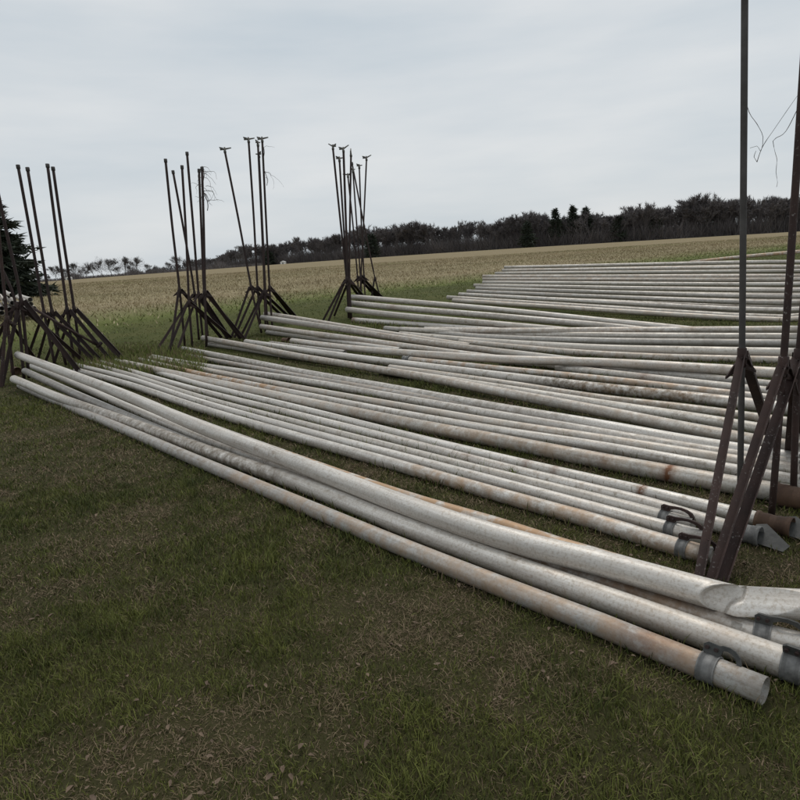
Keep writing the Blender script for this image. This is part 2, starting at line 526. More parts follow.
def pipe(label, pts, d, group, rust=(), warm=(0, 0, 0), dirt=(0, 0, 0), lift=0.0, hooks=(), crush=None, bore=.35, step=0.16, sides=18, ext=0.0, pixels=True):
    """pts: (u, v[, extra height]) photo pixels of the axis, from far end to near end"""
    d = d * {G_F: 1.08, G_B: 1.09, G_E: 1.16, G_D: 1.10, G_G: 1.07}.get(group, 1.0)
    r = d / 2
    P = []
    if pixels:
        for q in pts:
            P.append(at(q[0], q[1], r + (q[2] if len(q) > 2 else lift)))
        P = np.array(P)
    else:
        P = np.array(pts, float)
    if ext:
        e = P[-1] - P[-2]
        e /= np.linalg.norm(e)
        P = np.vstack([P, P[-1] + e * ext * np.array([1, 1, 0.0])])
    P = catmull(P, step)
    if crush is not None:
        # finer rings around the dent
        dd = np.concatenate([[0], np.cumsum(np.linalg.norm(np.diff(P, axis=0), axis=1))])
        sc = dd[np.argmin(np.linalg.norm(P - crush[None], axis=1))]
        fine = np.unique(np.round(np.concatenate([dd, np.linspace(max(0, sc - .4), min(dd[-1], sc + .5), 170)]), 4))
        fine = fine[np.concatenate([[True], np.diff(fine) > .003])]
        keep_, last_ = [0], 0.0
        for i_, f_ in enumerate(fine[1:], 1):
            if f_ - last_ > .0045:
                keep_.append(i_); last_ = f_
        fine = fine[keep_]
        P = np.stack([np.interp(fine, dd, P[:, k]) for k in range(3)], 1)
        sides = 72
    PIPE_LINES.append((P[::max(1, int(.16 / step))] if step < .1 else P, r))
    V, F, ri = hollow(P, r, 0.003, sides, bore)
    dist = np.concatenate([[0], np.cumsum(np.linalg.norm(np.diff(P, axis=0), axis=1))])
    s = dist[ri]
    axv = np.ones((len(V), 4), np.float32)
    aa = np.tile(np.linspace(0, 2 * math.pi, sides, endpoint=False), len(V) // sides)
    axv[:, 0], axv[:, 1], axv[:, 2] = s, np.cos(aa), np.sin(aa)
    stain = np.zeros((len(V), 4), np.float32)
    stain[:, 3] = 1
    for (u, w, amt) in rust:
        c = P[np.argmin([abs(proj(p)[0] - u) for p in P])]
        sc = dist[np.argmin(np.linalg.norm(P - c[None], axis=1))]
        stain[:, 0] = np.maximum(stain[:, 0], amt * np.exp(-((s - sc) / w) ** 2))
    U = np.array([proj(p)[0] for p in P])[ri]
    if warm[2]:
        stain[:, 1] = warm[2] * sst(warm[0] - 40, warm[0], U) * (1 - sst(warm[1], warm[1] + 40, U))
    stain[:, 1] = np.maximum(stain[:, 1], random.choice((.03, .10, .28)))
    if not dirt[2]:
        stain[:, 2] = random.choice((0, .12, .3))
    if dirt[2]:
        stain[:, 2] = dirt[2] * sst(dirt[0] - 40, dirt[0], U) * (1 - sst(dirt[1], dirt[1] + 40, U))
    if crush is not None:
        T, S, Uu = frames(P)
        view = CAM - crush
        ax = T[np.argmin(np.linalg.norm(P - crush[None], axis=1))]
        view = view - ax * (view @ ax)
        view /= np.linalg.norm(view)
        ds = s - sc
        rad = V - P[ri]
        rl = np.linalg.norm(rad, axis=1)
        c = (rad @ view) / np.maximum(rl, 1e-6)
        # a sharp fold with a steep far side and a long shallow near side
        lat0 = np.cross(ax, view)
        ph = (rad @ lat0) / np.maximum(rl, 1e-6)
        dl = ds + .035 * ph
        # two flat facets meeting in a sharp crease: a steep one facing the sound length, a long shallow one beyond
        hgt = rad @ view
        lipx = .030 + .082 * np.sqrt(np.clip(1 - ph ** 2, 0, 1))          # rounded lip of the pocket
        low = -.50 * r
        left = low + .22 * r * np.clip(-dl / .10, 0, 1) ** 2 + np.clip((-dl - lipx) / .016, 0, 1) * 2.0 * r
        right = low + .52 * r + np.maximum(dl, 0) / .26 * .98 * r - .12 * r * np.sin(np.clip(dl / .26, 0, 1) * math.pi)
        k_ = np.clip(dl / .010 + .5, 0, 1)
        plane = left * (1 - k_) + right * k_ + .16 * r * np.sin(ph * 2.2 + .5) * k_
        push = np.maximum(hgt - plane, 0)
        V = V - view[None] * push[:, None]
        V = V + lat0[None] * (np.exp(-(ds / .05) ** 2) * .03 * r * ph)[:, None]
        lip = np.exp(-((dl + lipx + .022) / .012) ** 2) * np.clip(c, 0, 1)
        V = V + view[None] * (lip * .007)[:, None]
    if hooks:
        root = empty('irrigation_pipe', P[-1])
        tag(root, label, 'pipe', group)
        h = holder(root)
        o = mesh_obj('tube', V, F, M_ALU, h, attrs={'stain': stain, 'axis': axv})
        for hk in hooks:
            band_and_hook(h, P, r=r, **hk)
    else:
        o = mesh_obj('irrigation_pipe', V, F, M_ALU, attrs={'stain': stain, 'axis': axv})
        tag(o, label, 'pipe', group)
        c0 = np.array(P[0])
        o.data.transform(Matrix.Translation([-float(c) for c in c0]))
        o.location = [float(c) for c in c0]
    return P

def proj(p):
    q = np.asarray(p) - CAM
    z = q @ cF
    return 400 + FPX * (q @ cR) / z, 400 - FPX * (q @ cU) / z

G_A = 'pipes of the front bundle nearest the open lawn'
G_F = 'slim pipes lying side by side behind the front bundle'
G_B = 'pipes of the middle row'
G_C = 'pipes running from the sprinkler risers'
G_G = 'pipes of the crossing row behind the middle row'
G_E = 'pipes of the level row'
G_D = 'pipes of the row below the far risers'
G_R = 'pipes heaped at the back by the field'

# front bundle
crush_pt = at(737, 601, 0.17)
A1 = pipe('pipe with a crushed fold near its end, on top of the front bundle', [(18, 355, .42), (75, 376, .32), (130, 397, .22), (200, 427, .15), (300, 464.5, .12), (400, 503, .11), (500, 537, .11), (600, 563, .11), (690, 588, .11), (737, 601, .11), (800, 604.5, .11), (880, 606, .11)], .128, G_A, crush=crush_pt, warm=(470, 640, .12), ext=.25)
pipe('orange stained pipe half hidden behind the crushed pipe', [(70, 379), (130, 397), (200, 424), (300, 461), (400, 496), (500, 526), (560, 546), (640, 570), (700, 590)], .10, G_A, warm=(300, 700, 1.5))
pipe('dull brown pipe squeezed between the crushed pipe and the mottled grey pipe', [(32, 366, .05), (80, 386, .03), (130, 408), (200, 438), (300, 475), (400, 512), (500, 547), (600, 581), (700, 617), (757, 634), (800, 645)], .105, G_A, dirt=(420, 720, .85), warm=(520, 720, .5), rust=((640, .5, .25),), hooks=(dict(s_from_end=0.235, arm=0.20, k=.82),), ext=.10)
pipe('pipe tucked behind the mottled grey pipe at the riser end of the front bundle', [(25, 371, .12), (75, 394, .05), (130, 418), (200, 448), (260, 469)], .115, G_A)
pipe('mottled grey pipe in the middle of the front bundle', [(14, 379, .12), (60, 398, .05), (130, 423), (200, 449), (300, 484), (400, 524.5), (500, 562), (600, 597.5), (700, 633), (800, 668)], .125, G_A, dirt=(90, 270, .8), warm=(540, 760, .22), hooks=(dict(s_from_end=0.42, roll=0.35, k=.88),), ext=.40)
pipe('brown tinged pipe lying lowest in the grass at the edge of the front bundle', [(20, 386, -.03), (60, 403, -.02), (130, 432, -.01), (200, 462), (300, 504), (400, 546), (500, 586), (600, 624.5), (650, 645), (720, 673)], .106, G_A, warm=(250, 720, .55), rust=((655, .05, .5),), hooks=(dict(s_from_end=0.20, roll=-0.35, flip=False, arm=.13, k=.85),), ext=.16)
# slim row
pipe('front pipe of the slim row, its end strapped behind the legs of the standing risers', [(76, 370), (130, 385), (200, 408.5), (300, 438), (400, 466), (500, 495), (600, 523), (650, 539), (714, 557)], .094, G_F, warm=(430, 700, .75), hooks=(dict(s_from_end=.16, rusty=True, k=.72, arm=.26),))
pipe('second slim pipe, with a rusty hook raised beside its open end', [(72, 364), (130, 379), (200, 402), (300, 430.5), (400, 457), (500, 483.5), (600, 510.5), (650, 524), (706, 538.5)], .084, G_F, warm=(560, 640, .2), hooks=(dict(s_from_end=.20, rusty=True, k=.72, arm=.27),))
pipe('third slim pipe, shortest of the strapped ones, with open dark mouth', [(86, 363), (130, 375), (200, 397.5), (300, 424), (400, 450), (500, 475.5), (600, 500.5), (650, 513.5), (693, 525)], .082, G_F, hooks=(dict(s_from_end=.17, rusty=True, k=.72, arm=.25),))
pipe('slim pipe ending in a blue grey cuff beside a metal flap', [(100, 362), (130, 371), (200, 391), (300, 416), (400, 441.5), (500, 467.5), (600, 492), (650, 504.5), (752, 535)], .086, G_F, rust=((465, .05, .3),))
pipe('rearmost slim pipe with a rust band, ending in a brown coupler', [(116, 361), (150, 370), (200, 384.5), (300, 409), (400, 434.5), (500, 459), (600, 482), (650, 493.5), (765, 521)], .086, G_F, step=.035, rust=((646, .024, 1.1), (530, .04, .6), (556, .035, .6)))
# middle row
pipe('thick brown spotted pipe in front of the middle row, with a red rust patch', [(124, 363), (183, 376), (230, 386), (300, 401), (400, 422), (500, 441), (600, 460.5), (690, 477), (792, 495)], .118, G_B, step=.035, rust=((672, .034, 1.25), (605, .07, .3)), warm=(440, 700, .42), dirt=(360, 640, .45))
pipe('second pipe of the middle row, orange where the grass covers it', [(140, 360), (196, 373.5), (230, 380.5), (300, 394.5), (400, 414), (500, 431.5), (600, 447), (690, 463), (800, 482)], .092, G_B, warm=(190, 262, 1.3))
pipe('third pipe of the middle row from the rusty patched pipe', [(150, 358.5), (200, 369), (300, 388.5), (400, 406.5), (500, 424), (600, 439.5), (690, 454), (800, 471)], .092, G_B, warm=(300, 420, .15))
pipe('pipe of the middle row with its bare end out on the grass', [(152.5, 357), (200, 365.5), (300, 380.5), (400, 398.5), (500, 416), (600, 433.5), (690, 449), (800, 466)], .098, G_B)
pipe('pipe of the middle row lying just below its speckled rear pipe', [(186, 355.5), (230, 363.5), (300, 376.5), (400, 394), (500, 411.5), (560, 421)], .085, G_B)
pipe('speckled rear pipe of the middle row beside the dark gap', [(183, 349, .02), (230, 358, .02), (300, 372, .02), (400, 390, .02), (500, 408.5, .02), (600, 425.5, .02), (690, 442, .02), (800, 460, .02)], .105, G_B, dirt=(240, 560, .5))
# pipe from the vine-hung risers and the one in its shadow
pipe('pale pipe with raised end at the foot of the vine hung riser', [(203, 338, .12), (250, 346.5, .08), (300, 356.5, .05), (400, 373, .03), (500, 392, .03), (600, 411, .03), (690, 429, .03), (800, 449, .03)], .116, G_C)
pipe('pipe lying in the shadow under the pale raised pipe', [(208, 344), (250, 350), (300, 358), (360, 366)], .095, G_C)
# crossing row
pipe('pipe of the crossing row next to the pale raised pipe', [(380, 370), (420, 376), (500, 388.5), (600, 404.5), (690, 418), (800, 436)], .108, G_G)
pipe('thin dull pipe pressed behind its brighter neighbour in the crossing row', [(390, 367.5), (500, 383), (600, 398.5), (690, 409), (800, 424)], .092, G_G, dirt=(560, 760, .6))
pipe('dirt speckled pipe in the crossing row, its far end in the grass', [(246, 342), (300, 350), (350, 357), (400, 363.5), (500, 376), (600, 388, .02), (700, 398.5, .02), (800, 410, .02)], .118, G_G, dirt=(560, 700, 1.0), warm=(600, 760, .25))
pipe('orange tinged pipe with a white plugged end lying between the rows', [(410, 359.5), (500, 369), (600, 379), (700, 390.5), (800, 402)], .09, G_G, warm=(430, 720, .7))
pipe('pipe with a small hook lying behind the orange tinged pipe', [(557, 367.5), (600, 372.5), (700, 384), (800, 395)], .10, G_G, rust=((640, .02, .5),))
pipe('bluish pipe just in front of the long level pipe', [(500, 361), (600, 368.5), (700, 377.5), (800, 388)], .10, G_G)
pipe('short grassy pipe beside the brown coupler lying in the grass', [(270, 343), (300, 347), (345, 352.5)], .085, G_G)
pipe('long straight pipe crossing over the ends of the other rows', [(292, 341, .0), (340, 347, .03), (400, 352.5, .06), (500, 359, .10), (600, 362.5, .10), (700, 368, .10), (800, 374.5, .10)], .116, G_G, warm=(505, 640, .22))
# from the third cluster
pipe('upper front pipe raised at the foot of the leaning sprinkler riser', [(262, 317.5, .30), (300, 323, .25), (350, 330.5, .18), (400, 338.5, .12), (460, 347, .07), (520, 354.5, .02), (600, 364, .0), (700, 373, .0)], .125, G_C, dirt=(330, 480, .5), warm=(380, 520, .2))
pipe('lower front pipe raised at the foot of the leaning sprinkler riser', [(261, 326.5, .15), (300, 332, .12), (350, 338.5, .08), (400, 345.5, .04), (470, 355, .0), (540, 363.5, .0), (600, 369)], .118, G_C)
pipe('thin pipe peeping over the raised pipe at the foot of the leaning sprinkler riser', [(265, 313.5, .26), (300, 319, .20), (360, 329, .12), (420, 338.5, .05), (470, 346)], .11, G_C)
pipe('shaded pipe on the ground under the raised sprinkler riser pipes', [(267, 332, .0), (300, 336.5, .0), (340, 342), (400, 350)], .10, G_C)
# level row
pipe('grey pipe at the back of the level row', [(425, 329.6, .04), (480, 330.8, .10), (550, 330.8, .14), (600, 330.5, .15), (700, 330, .15), (800, 329.5, .15)], .105, G_E)
pipe('second pipe of the level row from the back', [(400, 329.5, .03), (500, 334, .05), (600, 335.5, .08), (700, 336.5, .10), (800, 337, .10)], .105, G_E)
pipe('third pipe of the level row from the back', [(385, 328.5, .0), (440, 333.5, .0), (500, 338, .02), (600, 341, .05), (700, 342.5, .06), (800, 343.5, .06)], .105, G_E)
pipe('front pipe of the level row, above the dark gap', [(400, 334.5), (450, 339, .0), (500, 342.8, .0), (600, 348.5, .04), (700, 351, .05), (800, 353, .05)], .118, G_E)
pipe('shaded pipe under the front pipe of the level row', [(460, 342, -.02), (560, 351.5, -.02), (640, 356.5, -.02), (700, 358.5, -.02), (800, 361, -.02)], .10, G_E)
# row below the far risers
pipe('rear pipe of the row below the far risers', [(352, 297, .38), (400, 301, .32), (500, 310, .20), (600, 320.5, .10), (660, 326.5, .04), (720, 333, .0), (770, 338, .0)], .12, G_D)
pipe('second pipe of the row below the far risers', [(350, 303, .28), (400, 308, .24), (500, 316.5, .16), (600, 325.5, .06), (660, 332, .0), (720, 338, .0)], .125, G_D, rust=((392, .09, .4),))
pipe('third pipe of the row below the far risers, over the dark gap', [(347, 309.5, .20), (400, 315.5, .16), (500, 324.5, .10), (560, 330, .04), (640, 338, .0)], .125, G_D)
pipe('low pipe with a rusty red end in the row below the far risers', [(353, 320, .0), (400, 323.5, .0), (470, 328.5, .0), (540, 334, .0)], .115, G_D, rust=((353, .10, .9),))
# heap at the back: each course lies a little farther and higher than the one in front
heap = [(322.5, 12.6), (316, 12.9), (309, 13.2), (302, 13.9), (296, 14.4), (290, 14.9), (284.5, 15.8), (280, 16.3), (276.5, 16.8), (271.5, 17.8), (267.5, 18.3), (262.5, 18.9)]
words = ['lowest', 'second', 'third', 'fourth', 'fifth', 'sixth', 'seventh', 'eighth', 'ninth', 'tenth', 'eleventh', 'topmost white']
for k, (v, Y) in enumerate(heap):
    f = k / 11
    ul, vl = 447 + (503 - 447) * f + random.uniform(-6, 9), 300.5 + (267.5 - 300.5) * f
    a = at_y(ul, vl, Y + 4.2)
    b_ = at_y(800, v + (-.6 if k > 5 else .3), Y - .25)
    m_ = at_y(735, v, Y + .25)
    e = b_ + (b_ - m_) * 2.2
    for q in (a, m_, b_, e):
        q[2] = max(q[2], ground(q[0], q[1]) + .055)
    pipe('%s course of the pipe heap at the back, counted from the ground' % words[k], [a, m_, b_, e], .112, G_R, pixels=False, step=.5, sides=12, dirt=((0, 900, .3 if k % 3 else 0)))
# support courses that fill the heap below
nfill = 0
for k in range(0, 12):
    v, Y = heap[k]
    for j in range(1, 6):
        a = at_y(455 + k * 4 + j * 5, 300.5 - 3 * k, Y + 4.25)
        m_ = at_y(735, v, Y + .3)
        b_ = at_y(800, v, Y - .2)
        e = b_ + (b_ - m_) * 2.2
        dz = .118 * j
        ok = True
        for q in (a, m_, b_, e):
            if q[2] - dz < ground(q[0], q[1]) - .02: ok = False
        if not ok: break
        L = []
        for q in (a, m_, b_, e):
            L.append(np.array([q[0], q[1] + .05, max(q[2] - dz, ground(q[0], q[1]) + .05)]))
        pipe('dark lined pipe buried in the heap at the back under the upper courses', L, .112, 'pipes buried in the heap', pixels=False, step=.6, sides=12)
pipe('tan weathered pole lying along the top of the pipe heap', [at_y(690, 262.3, 20.3), at_y(735, 257.5, 19.6), at_y(800, 251.5, 18.9), at_y(860, 246, 18.2)], .10, 'tan pole on the heap', pixels=False, step=.5, sides=12, warm=(300, 1200, .9), dirt=(300, 1200, .5))
# end-on stack far left, behind the first riser cluster
ends = [(12, 295), (12.5, 303), (27.5, 301.5), (30.5, 299.5), (31, 304), (5, 300), (20, 304.5), (-2, 296)]
for k, (u, v) in enumerate(ends):
    Y = 20 + .15 * (k % 3)
    a = at_y(u, v, Y)
    pipe('white pipe in the stack seen end on beside the dark spruce', [a + np.array([-4.0, 6.5, .05]), a + np.array([-2, 3.2, .02]), a], .14, 'stack seen end on', bore=2.5, pixels=False, step=.6, sides=14)
for k in range(12):
    u = -6 + 40 * (k % 6) / 5
    Y = 20.1 + .1 * (k % 2)
    a = at_y(u, 309.5 + 4.6 * (k // 6) - (k % 2), Y)
    a[2] = max(a[2], ground(a[0], a[1]) + .07)
    pipe('lower white pipe in the stack seen end on beside the dark spruce', [a + np.array([-4.0, 6.5, .05]), a], .15, 'lower pipes of the stack seen end on', bore=2.5, pixels=False, step=.8, sides=14)

# ------------------------------------------------------------------ riser stands
def sprinkler_head(h, top, yaw, tilt=0.0):
    c = np.array(top)
    V, F = sweep([c + [0, 0, -.02], c + [0, 0, .03], c + [0, 0, .031], c + [0, 0, .10]], [.03, .03, .022, .018], 10)
    o = mesh_obj('sprinkler_head', V, F, M_BRASS, h)
    hb = sub(h, o)
    d = np.array([math.cos(yaw), math.sin(yaw), 0])
    V, F = sweep([c + [0, 0, .05] - d * .10, c + [0, 0, .06], c + d * .14 + [0, 0, .085 + tilt]], [.017, .02, .012], 8)
    mesh_obj('nozzle', V, F, M_BRASS, hb)
    V, F = prism([(0, 0), (.09, .02), (.10, .05), (.02, .035)], c + [0, 0, .055] - d * .015, -d, (0, 0, 1), .02)
    mesh_obj('impact_arm', V, F, M_BRASS, hb, smooth=False)

def stand(label, top, apex, foot, legs, group, head=False, Y=None, pole_r=.022, leg_w=.05, mat=M_RUST, pmat=None, coupler=None, leg_mats=None, flange=True):
    fp = at(foot[0], foot[1], .02) if Y is None else at_y(foot[0], foot[1], Y)
    Yp = fp[1]
    ap = at_y(apex[0], apex[1], Yp)
    tp = at_y(top[0], top[1], Yp)
    root = empty('riser_stand', fp)
    tag(root, label, 'riser stand', group)
    h = holder(root)
    sag = (tp - ap) * .5 + ap + np.array([random.uniform(-.012, .012), 0, 0])
    V, F = sweep(catmull([fp, ap, sag, tp], .25), pole_r, 10)
    mesh_obj('pole', V, F, pmat or mat, h)
    ax = (tp - fp) / np.linalg.norm(tp - fp)
    V, F = sweep([ap - ax * .09, ap - ax * .085, ap + ax * .03, ap + ax * .035], [pole_r + .004, pole_r + .009, pole_r + .009, pole_r + .004], 10)
    col = mesh_obj('collar', V, F, mat, h)
    if flange:
        for s in (-1, 1):
            d = np.array([.75 * s, .4 * s, 0])
            d /= np.linalg.norm(d)
            V, F = prism([(0.02, -.10), (.15, -.145), (.15, -.13), (.02, -.02)], ap, d, (0, 0, 1), .008)
            mesh_obj('gusset_plate', V, F, mat, sub(h, col), smooth=False)
    for i, (u, v) in enumerate(legs):
        g = at(u, v, .015)
        d = g - ap
        d2 = np.array([d[0], d[1], 0])
        d2 /= max(np.linalg.norm(d2), 1e-6)
        V, F = lbar(ap + d2 * (pole_r + .012) - np.array([0, 0, .01 + .012 * i]), g, leg_w * (1.5 if g[0] > ap[0] else 1), -CAM * 0 + (CAM - g) * np.array([1, 1, 0]))
        mesh_obj('leg', V, F, mat if not leg_mats else leg_mats[i], h, smooth=False)
    if mat is M_RUSTB and leg_w < .05:
        for dz in (-.03, -.075):
            for sgn in (-1, 1):
                q = ap + ax * dz + np.array([sgn * .012, -pole_r - .012, 0])
                V, F = sweep([q + [0, .012, 0], q - [0, .008, 0]], .008, 6)
                mesh_obj('bolt', V, F, M_RUST, sub(h, col), smooth=False)
    if head:
        sprinkler_head(h, tp, *head)
    else:
        V, F = sweep([tp - ax * .05, tp - ax * .048, tp + ax * .02, tp + ax * .024], [pole_r + .002, pole_r + .009, pole_r + .009, pole_r + .003], 10)
        mesh_obj('end_cap', V, F, M_POLE, h)
    if coupler is not None:
        cu, cv, cr, cl, direc = coupler
        c = at(cu, cv, cr)
        d = np.array([direc[0], direc[1], 0.0])
        d /= np.linalg.norm(d)
        L = np.array([c - d * cl / 2, c - d * (cl / 2 - .02), c - d * (cl / 2 - .021), c + d * (cl / 2 - .031), c + d * (cl / 2 - .03), c + d * cl / 2])
        V, F, _ = hollow(L, [cr + .008, cr + .008, cr, cr, cr + .01, cr + .01], .006, 20, cl * .4)
        mesh_obj('coupler', V, F, M_COUP, h)
    return root

K1 = 'riser stands of the capped cluster beside the spruce'
stand('capped rusty riser stand highest of the four beside the spruce', (18, 166), (44, 312), (55, 366), [(97, 364), (26, 362)], K1, pole_r=.027)
stand('capped rusty riser stand second from the spruce among the four tall ones', (27.5, 168.5), (52, 311), (66, 365), [(103, 363), (37, 363)], K1, pole_r=.027)
stand('capped rusty riser stand third from the spruce among the four tall ones', (47.5, 165), (67, 309), (74, 363), [(112, 362), (45, 363)], K1, pole_r=.027)
stand('capped rusty riser stand with long dark legs, farthest of four from the spruce', (53, 168), (74, 308), (81, 361), [(126, 361.5), (123, 361.5), (54, 363)], K1, pole_r=.027)
stand('leaning riser stand over the raised end of the crushed pipe', (-9, 160), (21, 300), (29, 378), [(81, 374), (2, 386)], K1, pole_r=.027, leg_w=.06, coupler=(16, 371, .07, .22, (8, -8.7)))
stand('steeply leaning brown riser stand in front of the spruce', (-34, 190), (16, 304), (24, 379), [(88, 365), (-8, 384)], K1, pole_r=.026)
stand('upright brown riser stand with close set legs in front of the spruce', (-12, 120), (7, 318), (14, 382), [(40, 366), (1, 387), (-20, 374)], K1, pole_r=.026, leg_w=.055, mat=M_RUSTB)
# loose steel tube leaning on that cluster
ra, rb = at_y(31, 307, 12.4), at_y(97, 345, 12.9)
V, F = sweep([ra, (ra + rb) / 2 + [0, 0, -.01], rb], .024, 8)
ro_ = empty('loose_tube', rb)
tag(ro_, 'loose brown steel tube with flanged end slanting across the capped cluster', 'steel tube')
mesh_obj('tube', V, F, M_RUSTB, holder(ro_))
V, F = sweep([rb - [.0, 0, .05], rb + [.09, .02, .05]], .035, 8)
mesh_obj('flanged_end', V, F, M_RUST, holder(ro_))

K2 = 'riser stands of the vine hung cluster'
stand('capped riser stand on the spruce side of the vine hung cluster', (165.5, 160), (179.5, 289), (185, 347), [(170, 355), (222, 338.5)], K2, pole_r=.026)
stand('capped riser stand crossing behind its neighbour in the vine hung cluster', (173, 171.5), (194.5, 293), (199, 340), [(154, 354.5), (228, 338.5)], K2, pole_r=.025)
stand('short upright capped riser stand crossed by another in the vine hung cluster', (182, 166.5), (189, 302), (192.5, 348), [(166.5, 355.5), (232, 338.5)], K2, pole_r=.025)
stand('tallest capped riser stand of the vine hung cluster', (187, 153), (198.5, 293), (203, 341), [(176, 354), (229, 337)], K2, pole_r=.026)
stand('riser stand with dead vine tangled round its top', (202, 168), (205, 291), (206.5, 347), [(241, 339.5)], K2, pole_r=.026)
stand('thin riser stand hugging the vine hung pole', (199, 170), (204, 293), (208.5, 344), [(245, 340)], K2, pole_r=.024)

K3 = 'riser stands with sprinkler heads, nearer group'
stand('riser stand with sprinkler head leaning well away from its group', (225, 152), (251, 286), (261.5, 333), [(231, 338.5), (282, 316)], K3, head=(0.3,), pole_r=.024)
stand('tall riser stand with sprinkler head between the leaning one and the tight trio', (248.7, 142), (257.5, 287), (261, 331), [(234.5, 337.5), (288, 316)], K3, head=(0.5,), pole_r=.024)
stand('riser stand with sprinkler head in the tight trio, middle pole', (258, 145.5), (264.5, 291), (265.5, 332), [(241, 336)], K3, head=(1.4,), pole_r=.023)
stand('riser stand of the tight trio with the lowest sprinkler head', (259, 157), (265.5, 291), (268, 331), [(244.5, 338.5)], K3, head=(2.2,), pole_r=.023)
stand('riser stand of the tight trio with the highest sprinkler head', (262.3, 141.5), (269.5, 287), (272.5, 330), [(296, 317), (292, 316)], K3, head=(0.2,), pole_r=.024)

K4 = 'riser stands with sprinkler heads, farther group by the wood'
stand('farther riser stand with tallest bent tipped pole', (333, 149), (346.5, 279), (348.5, 318), [(323, 320.5), (362, 300.5)], K4, head=(2.4, .05), pole_r=.024)
stand('farther riser stand with sprinkler head beside the bent tipped pole', (339.5, 161), (347, 279), (349.5, 318), [(328.5, 321)], K4, head=(0.9,), pole_r=.023)
stand('farther riser stand with broad sprinkler head and thick pole', (343.5, 151.5), (348, 278), (350.5, 318.5), [(367.5, 301)], K4, head=(0.4, .06), pole_r=.027)
stand('farther upright riser stand with pointed tip', (351, 156), (349.5, 280), (351.5, 318.5), [(334, 316.5)], K4, head=(1.57, .1), pole_r=.023)
stand('farther riser stand behind the pointed one with low head', (348, 177), (357.5, 277), (359, 303), [(378, 298.5)], K4, head=(3.0,), pole_r=.021)
stand('farther slim riser stand leaning toward the wood', (353, 172), (360.5, 277), (362, 303), [(384, 299)], K4, head=(1.2,), pole_r=.021)
stand('farther riser stand with small head beside the wide headed one', (359.3, 168), (364, 276), (365.5, 303), [(356, 302)], K4, head=(1.0,), pole_r=.021)
stand('farther riser stand leaning back with a wide sprinkler head', (366.5, 160), (361, 276), (359.5, 304), [(381, 299)], K4, head=(0.3, .04), pole_r=.021)
stand('farther riser pole slanting steeply down across the others', (352, 163), (375, 278), (381, 299), [(371, 301)], K4, pole_r=.022, flange=False)

K5 = 'riser stands standing over the strapped pipe ends'
pd = (8.0, -8.7)
stand('riser stand with grey pole and gusset over the strapped slim pipes', (745, -60), (742, 353), (740, 497), [(699, 576), (775, 452)], K5, pole_r=.019, leg_w=.044, mat=M_RUSTB, pmat=M_POLE)
stand('riser stand with brown coupler at its foot beside the metal flap', (812, -60), (783.5, 362), (771.5, 515), [(711, 579), (815, 470)], K5, pole_r=.020, leg_w=.044, mat=M_RUSTB, coupler=(774, 524, .052, .19, pd))
stand('riser stand on the big brown coupler at the end of the rust patched pipe', (838, -60), (799, 354), (793, 503), [(722, 581), (789, 463)], K5, pole_r=.020, leg_w=.048, mat=M_RUSTB, coupler=(800, 498.5, .070, .30, pd))

# small end fittings lying by the pipes
def coupler_thing(label, u, v, r, L, direc, mat=M_COUP):
    c = at(u, v, r)
    d = np.array([direc[0], direc[1], 0.0]); d /= np.linalg.norm(d)
    P = np.array([c - d * L / 2, c - d * L * .3, c - d * L * .29, c + d * L * .3, c + d * L * .31, c + d * L / 2])
    V, F, _ = hollow(P, [r * 1.12, r * 1.12, r, r, r * 1.15, r * 1.15], .005, 16, L * .4)
    o = mesh_obj('pipe_coupler', V, F, mat)
    tag(o, label, 'coupler')
coupler_thing('small brown coupler lying at the end of a pipe in the grass', 286, 340.5, .055, .16, (1, -.6))
coupler_thing('white plug with dark collar on the end of the orange tinged pipe', 406.5, 359, .05, .13, (1, -.8), M_GALV)
coupler_thing('blue grey cuff on the end of a slim pipe behind the leaning legs', 749, 534, .051, .12, pd, M_GALV)
for lab, (u, v, w) in {'dark metal flap plate lying beside the blue grey cuff': (766, 545, .20), 'dark metal flap plate lying beside the brown coupler': (797, 537, .22)}.items():
    c = at(u, v, .02)
    d = np.array([pd[0], pd[1], 0.0]); d /= np.linalg.norm(d)
    sidev = np.cross(d, [0, 0, 1.0])
    upv = np.array([0, 0, 1.0]) * .45 - sidev * .89
    V, F = prism([(-w * .5, 0), (w * .45, -.02), (w * .55, .03), (-w * .2, .15), (-w * .45, .13)], c, d, upv, .005)
    tag(mesh_obj('flap_plate', V, F, M_HOOK, smooth=False), lab, 'metal plate')

# ------------------------------------------------------------------ dead vines
def vine(label, anchor, Y, n, spread, drop, seed, r=.004):
    rr = random.Random(seed)
    root = None
    a = at_y(anchor[0], anchor[1], Y)
    root = empty('dead_vine', a)
    tag(root, label, 'vine')
    h = holder(root)
    for k in range(n):
        p = a + np.array([rr.uniform(-.04, .04), rr.uniform(-.05, .05), rr.uniform(-drop * .8, .05)])
        ang = rr.uniform(-.6, .6) + (0 if rr.random() < .8 else math.pi)
        vel = np.array([math.cos(ang), .6 * math.sin(ang), rr.uniform(-.2, .7)])
        P = [p.copy()]
        for j in range(rr.randint(5, 10)):
            vel = vel + np.array([rr.uniform(-.6, .6), rr.uniform(-.5, .5), rr.uniform(-.85, .25)])
            vel /= np.linalg.norm(vel)
            p = p + vel * spread * .16
            P.append(p.copy())
        P = catmull(P, spread * .08)
        V, F = sweep(P, np.linspace(r, r * .35, len(P)), 4)
        mesh_obj('stem', V, F, M_VINE, h)
    P = [a + np.array([.03 * math.sin(t * 9), .03 * math.cos(t * 9), .06 - t * drop * 1.1]) for t in np.linspace(0, 1, 26)]
    V, F = sweep(P, r * 1.8, 5)
    mesh_obj('main_stem', V, F, M_VINE, h)
_y2 = float(at(206.5, 347)[1])
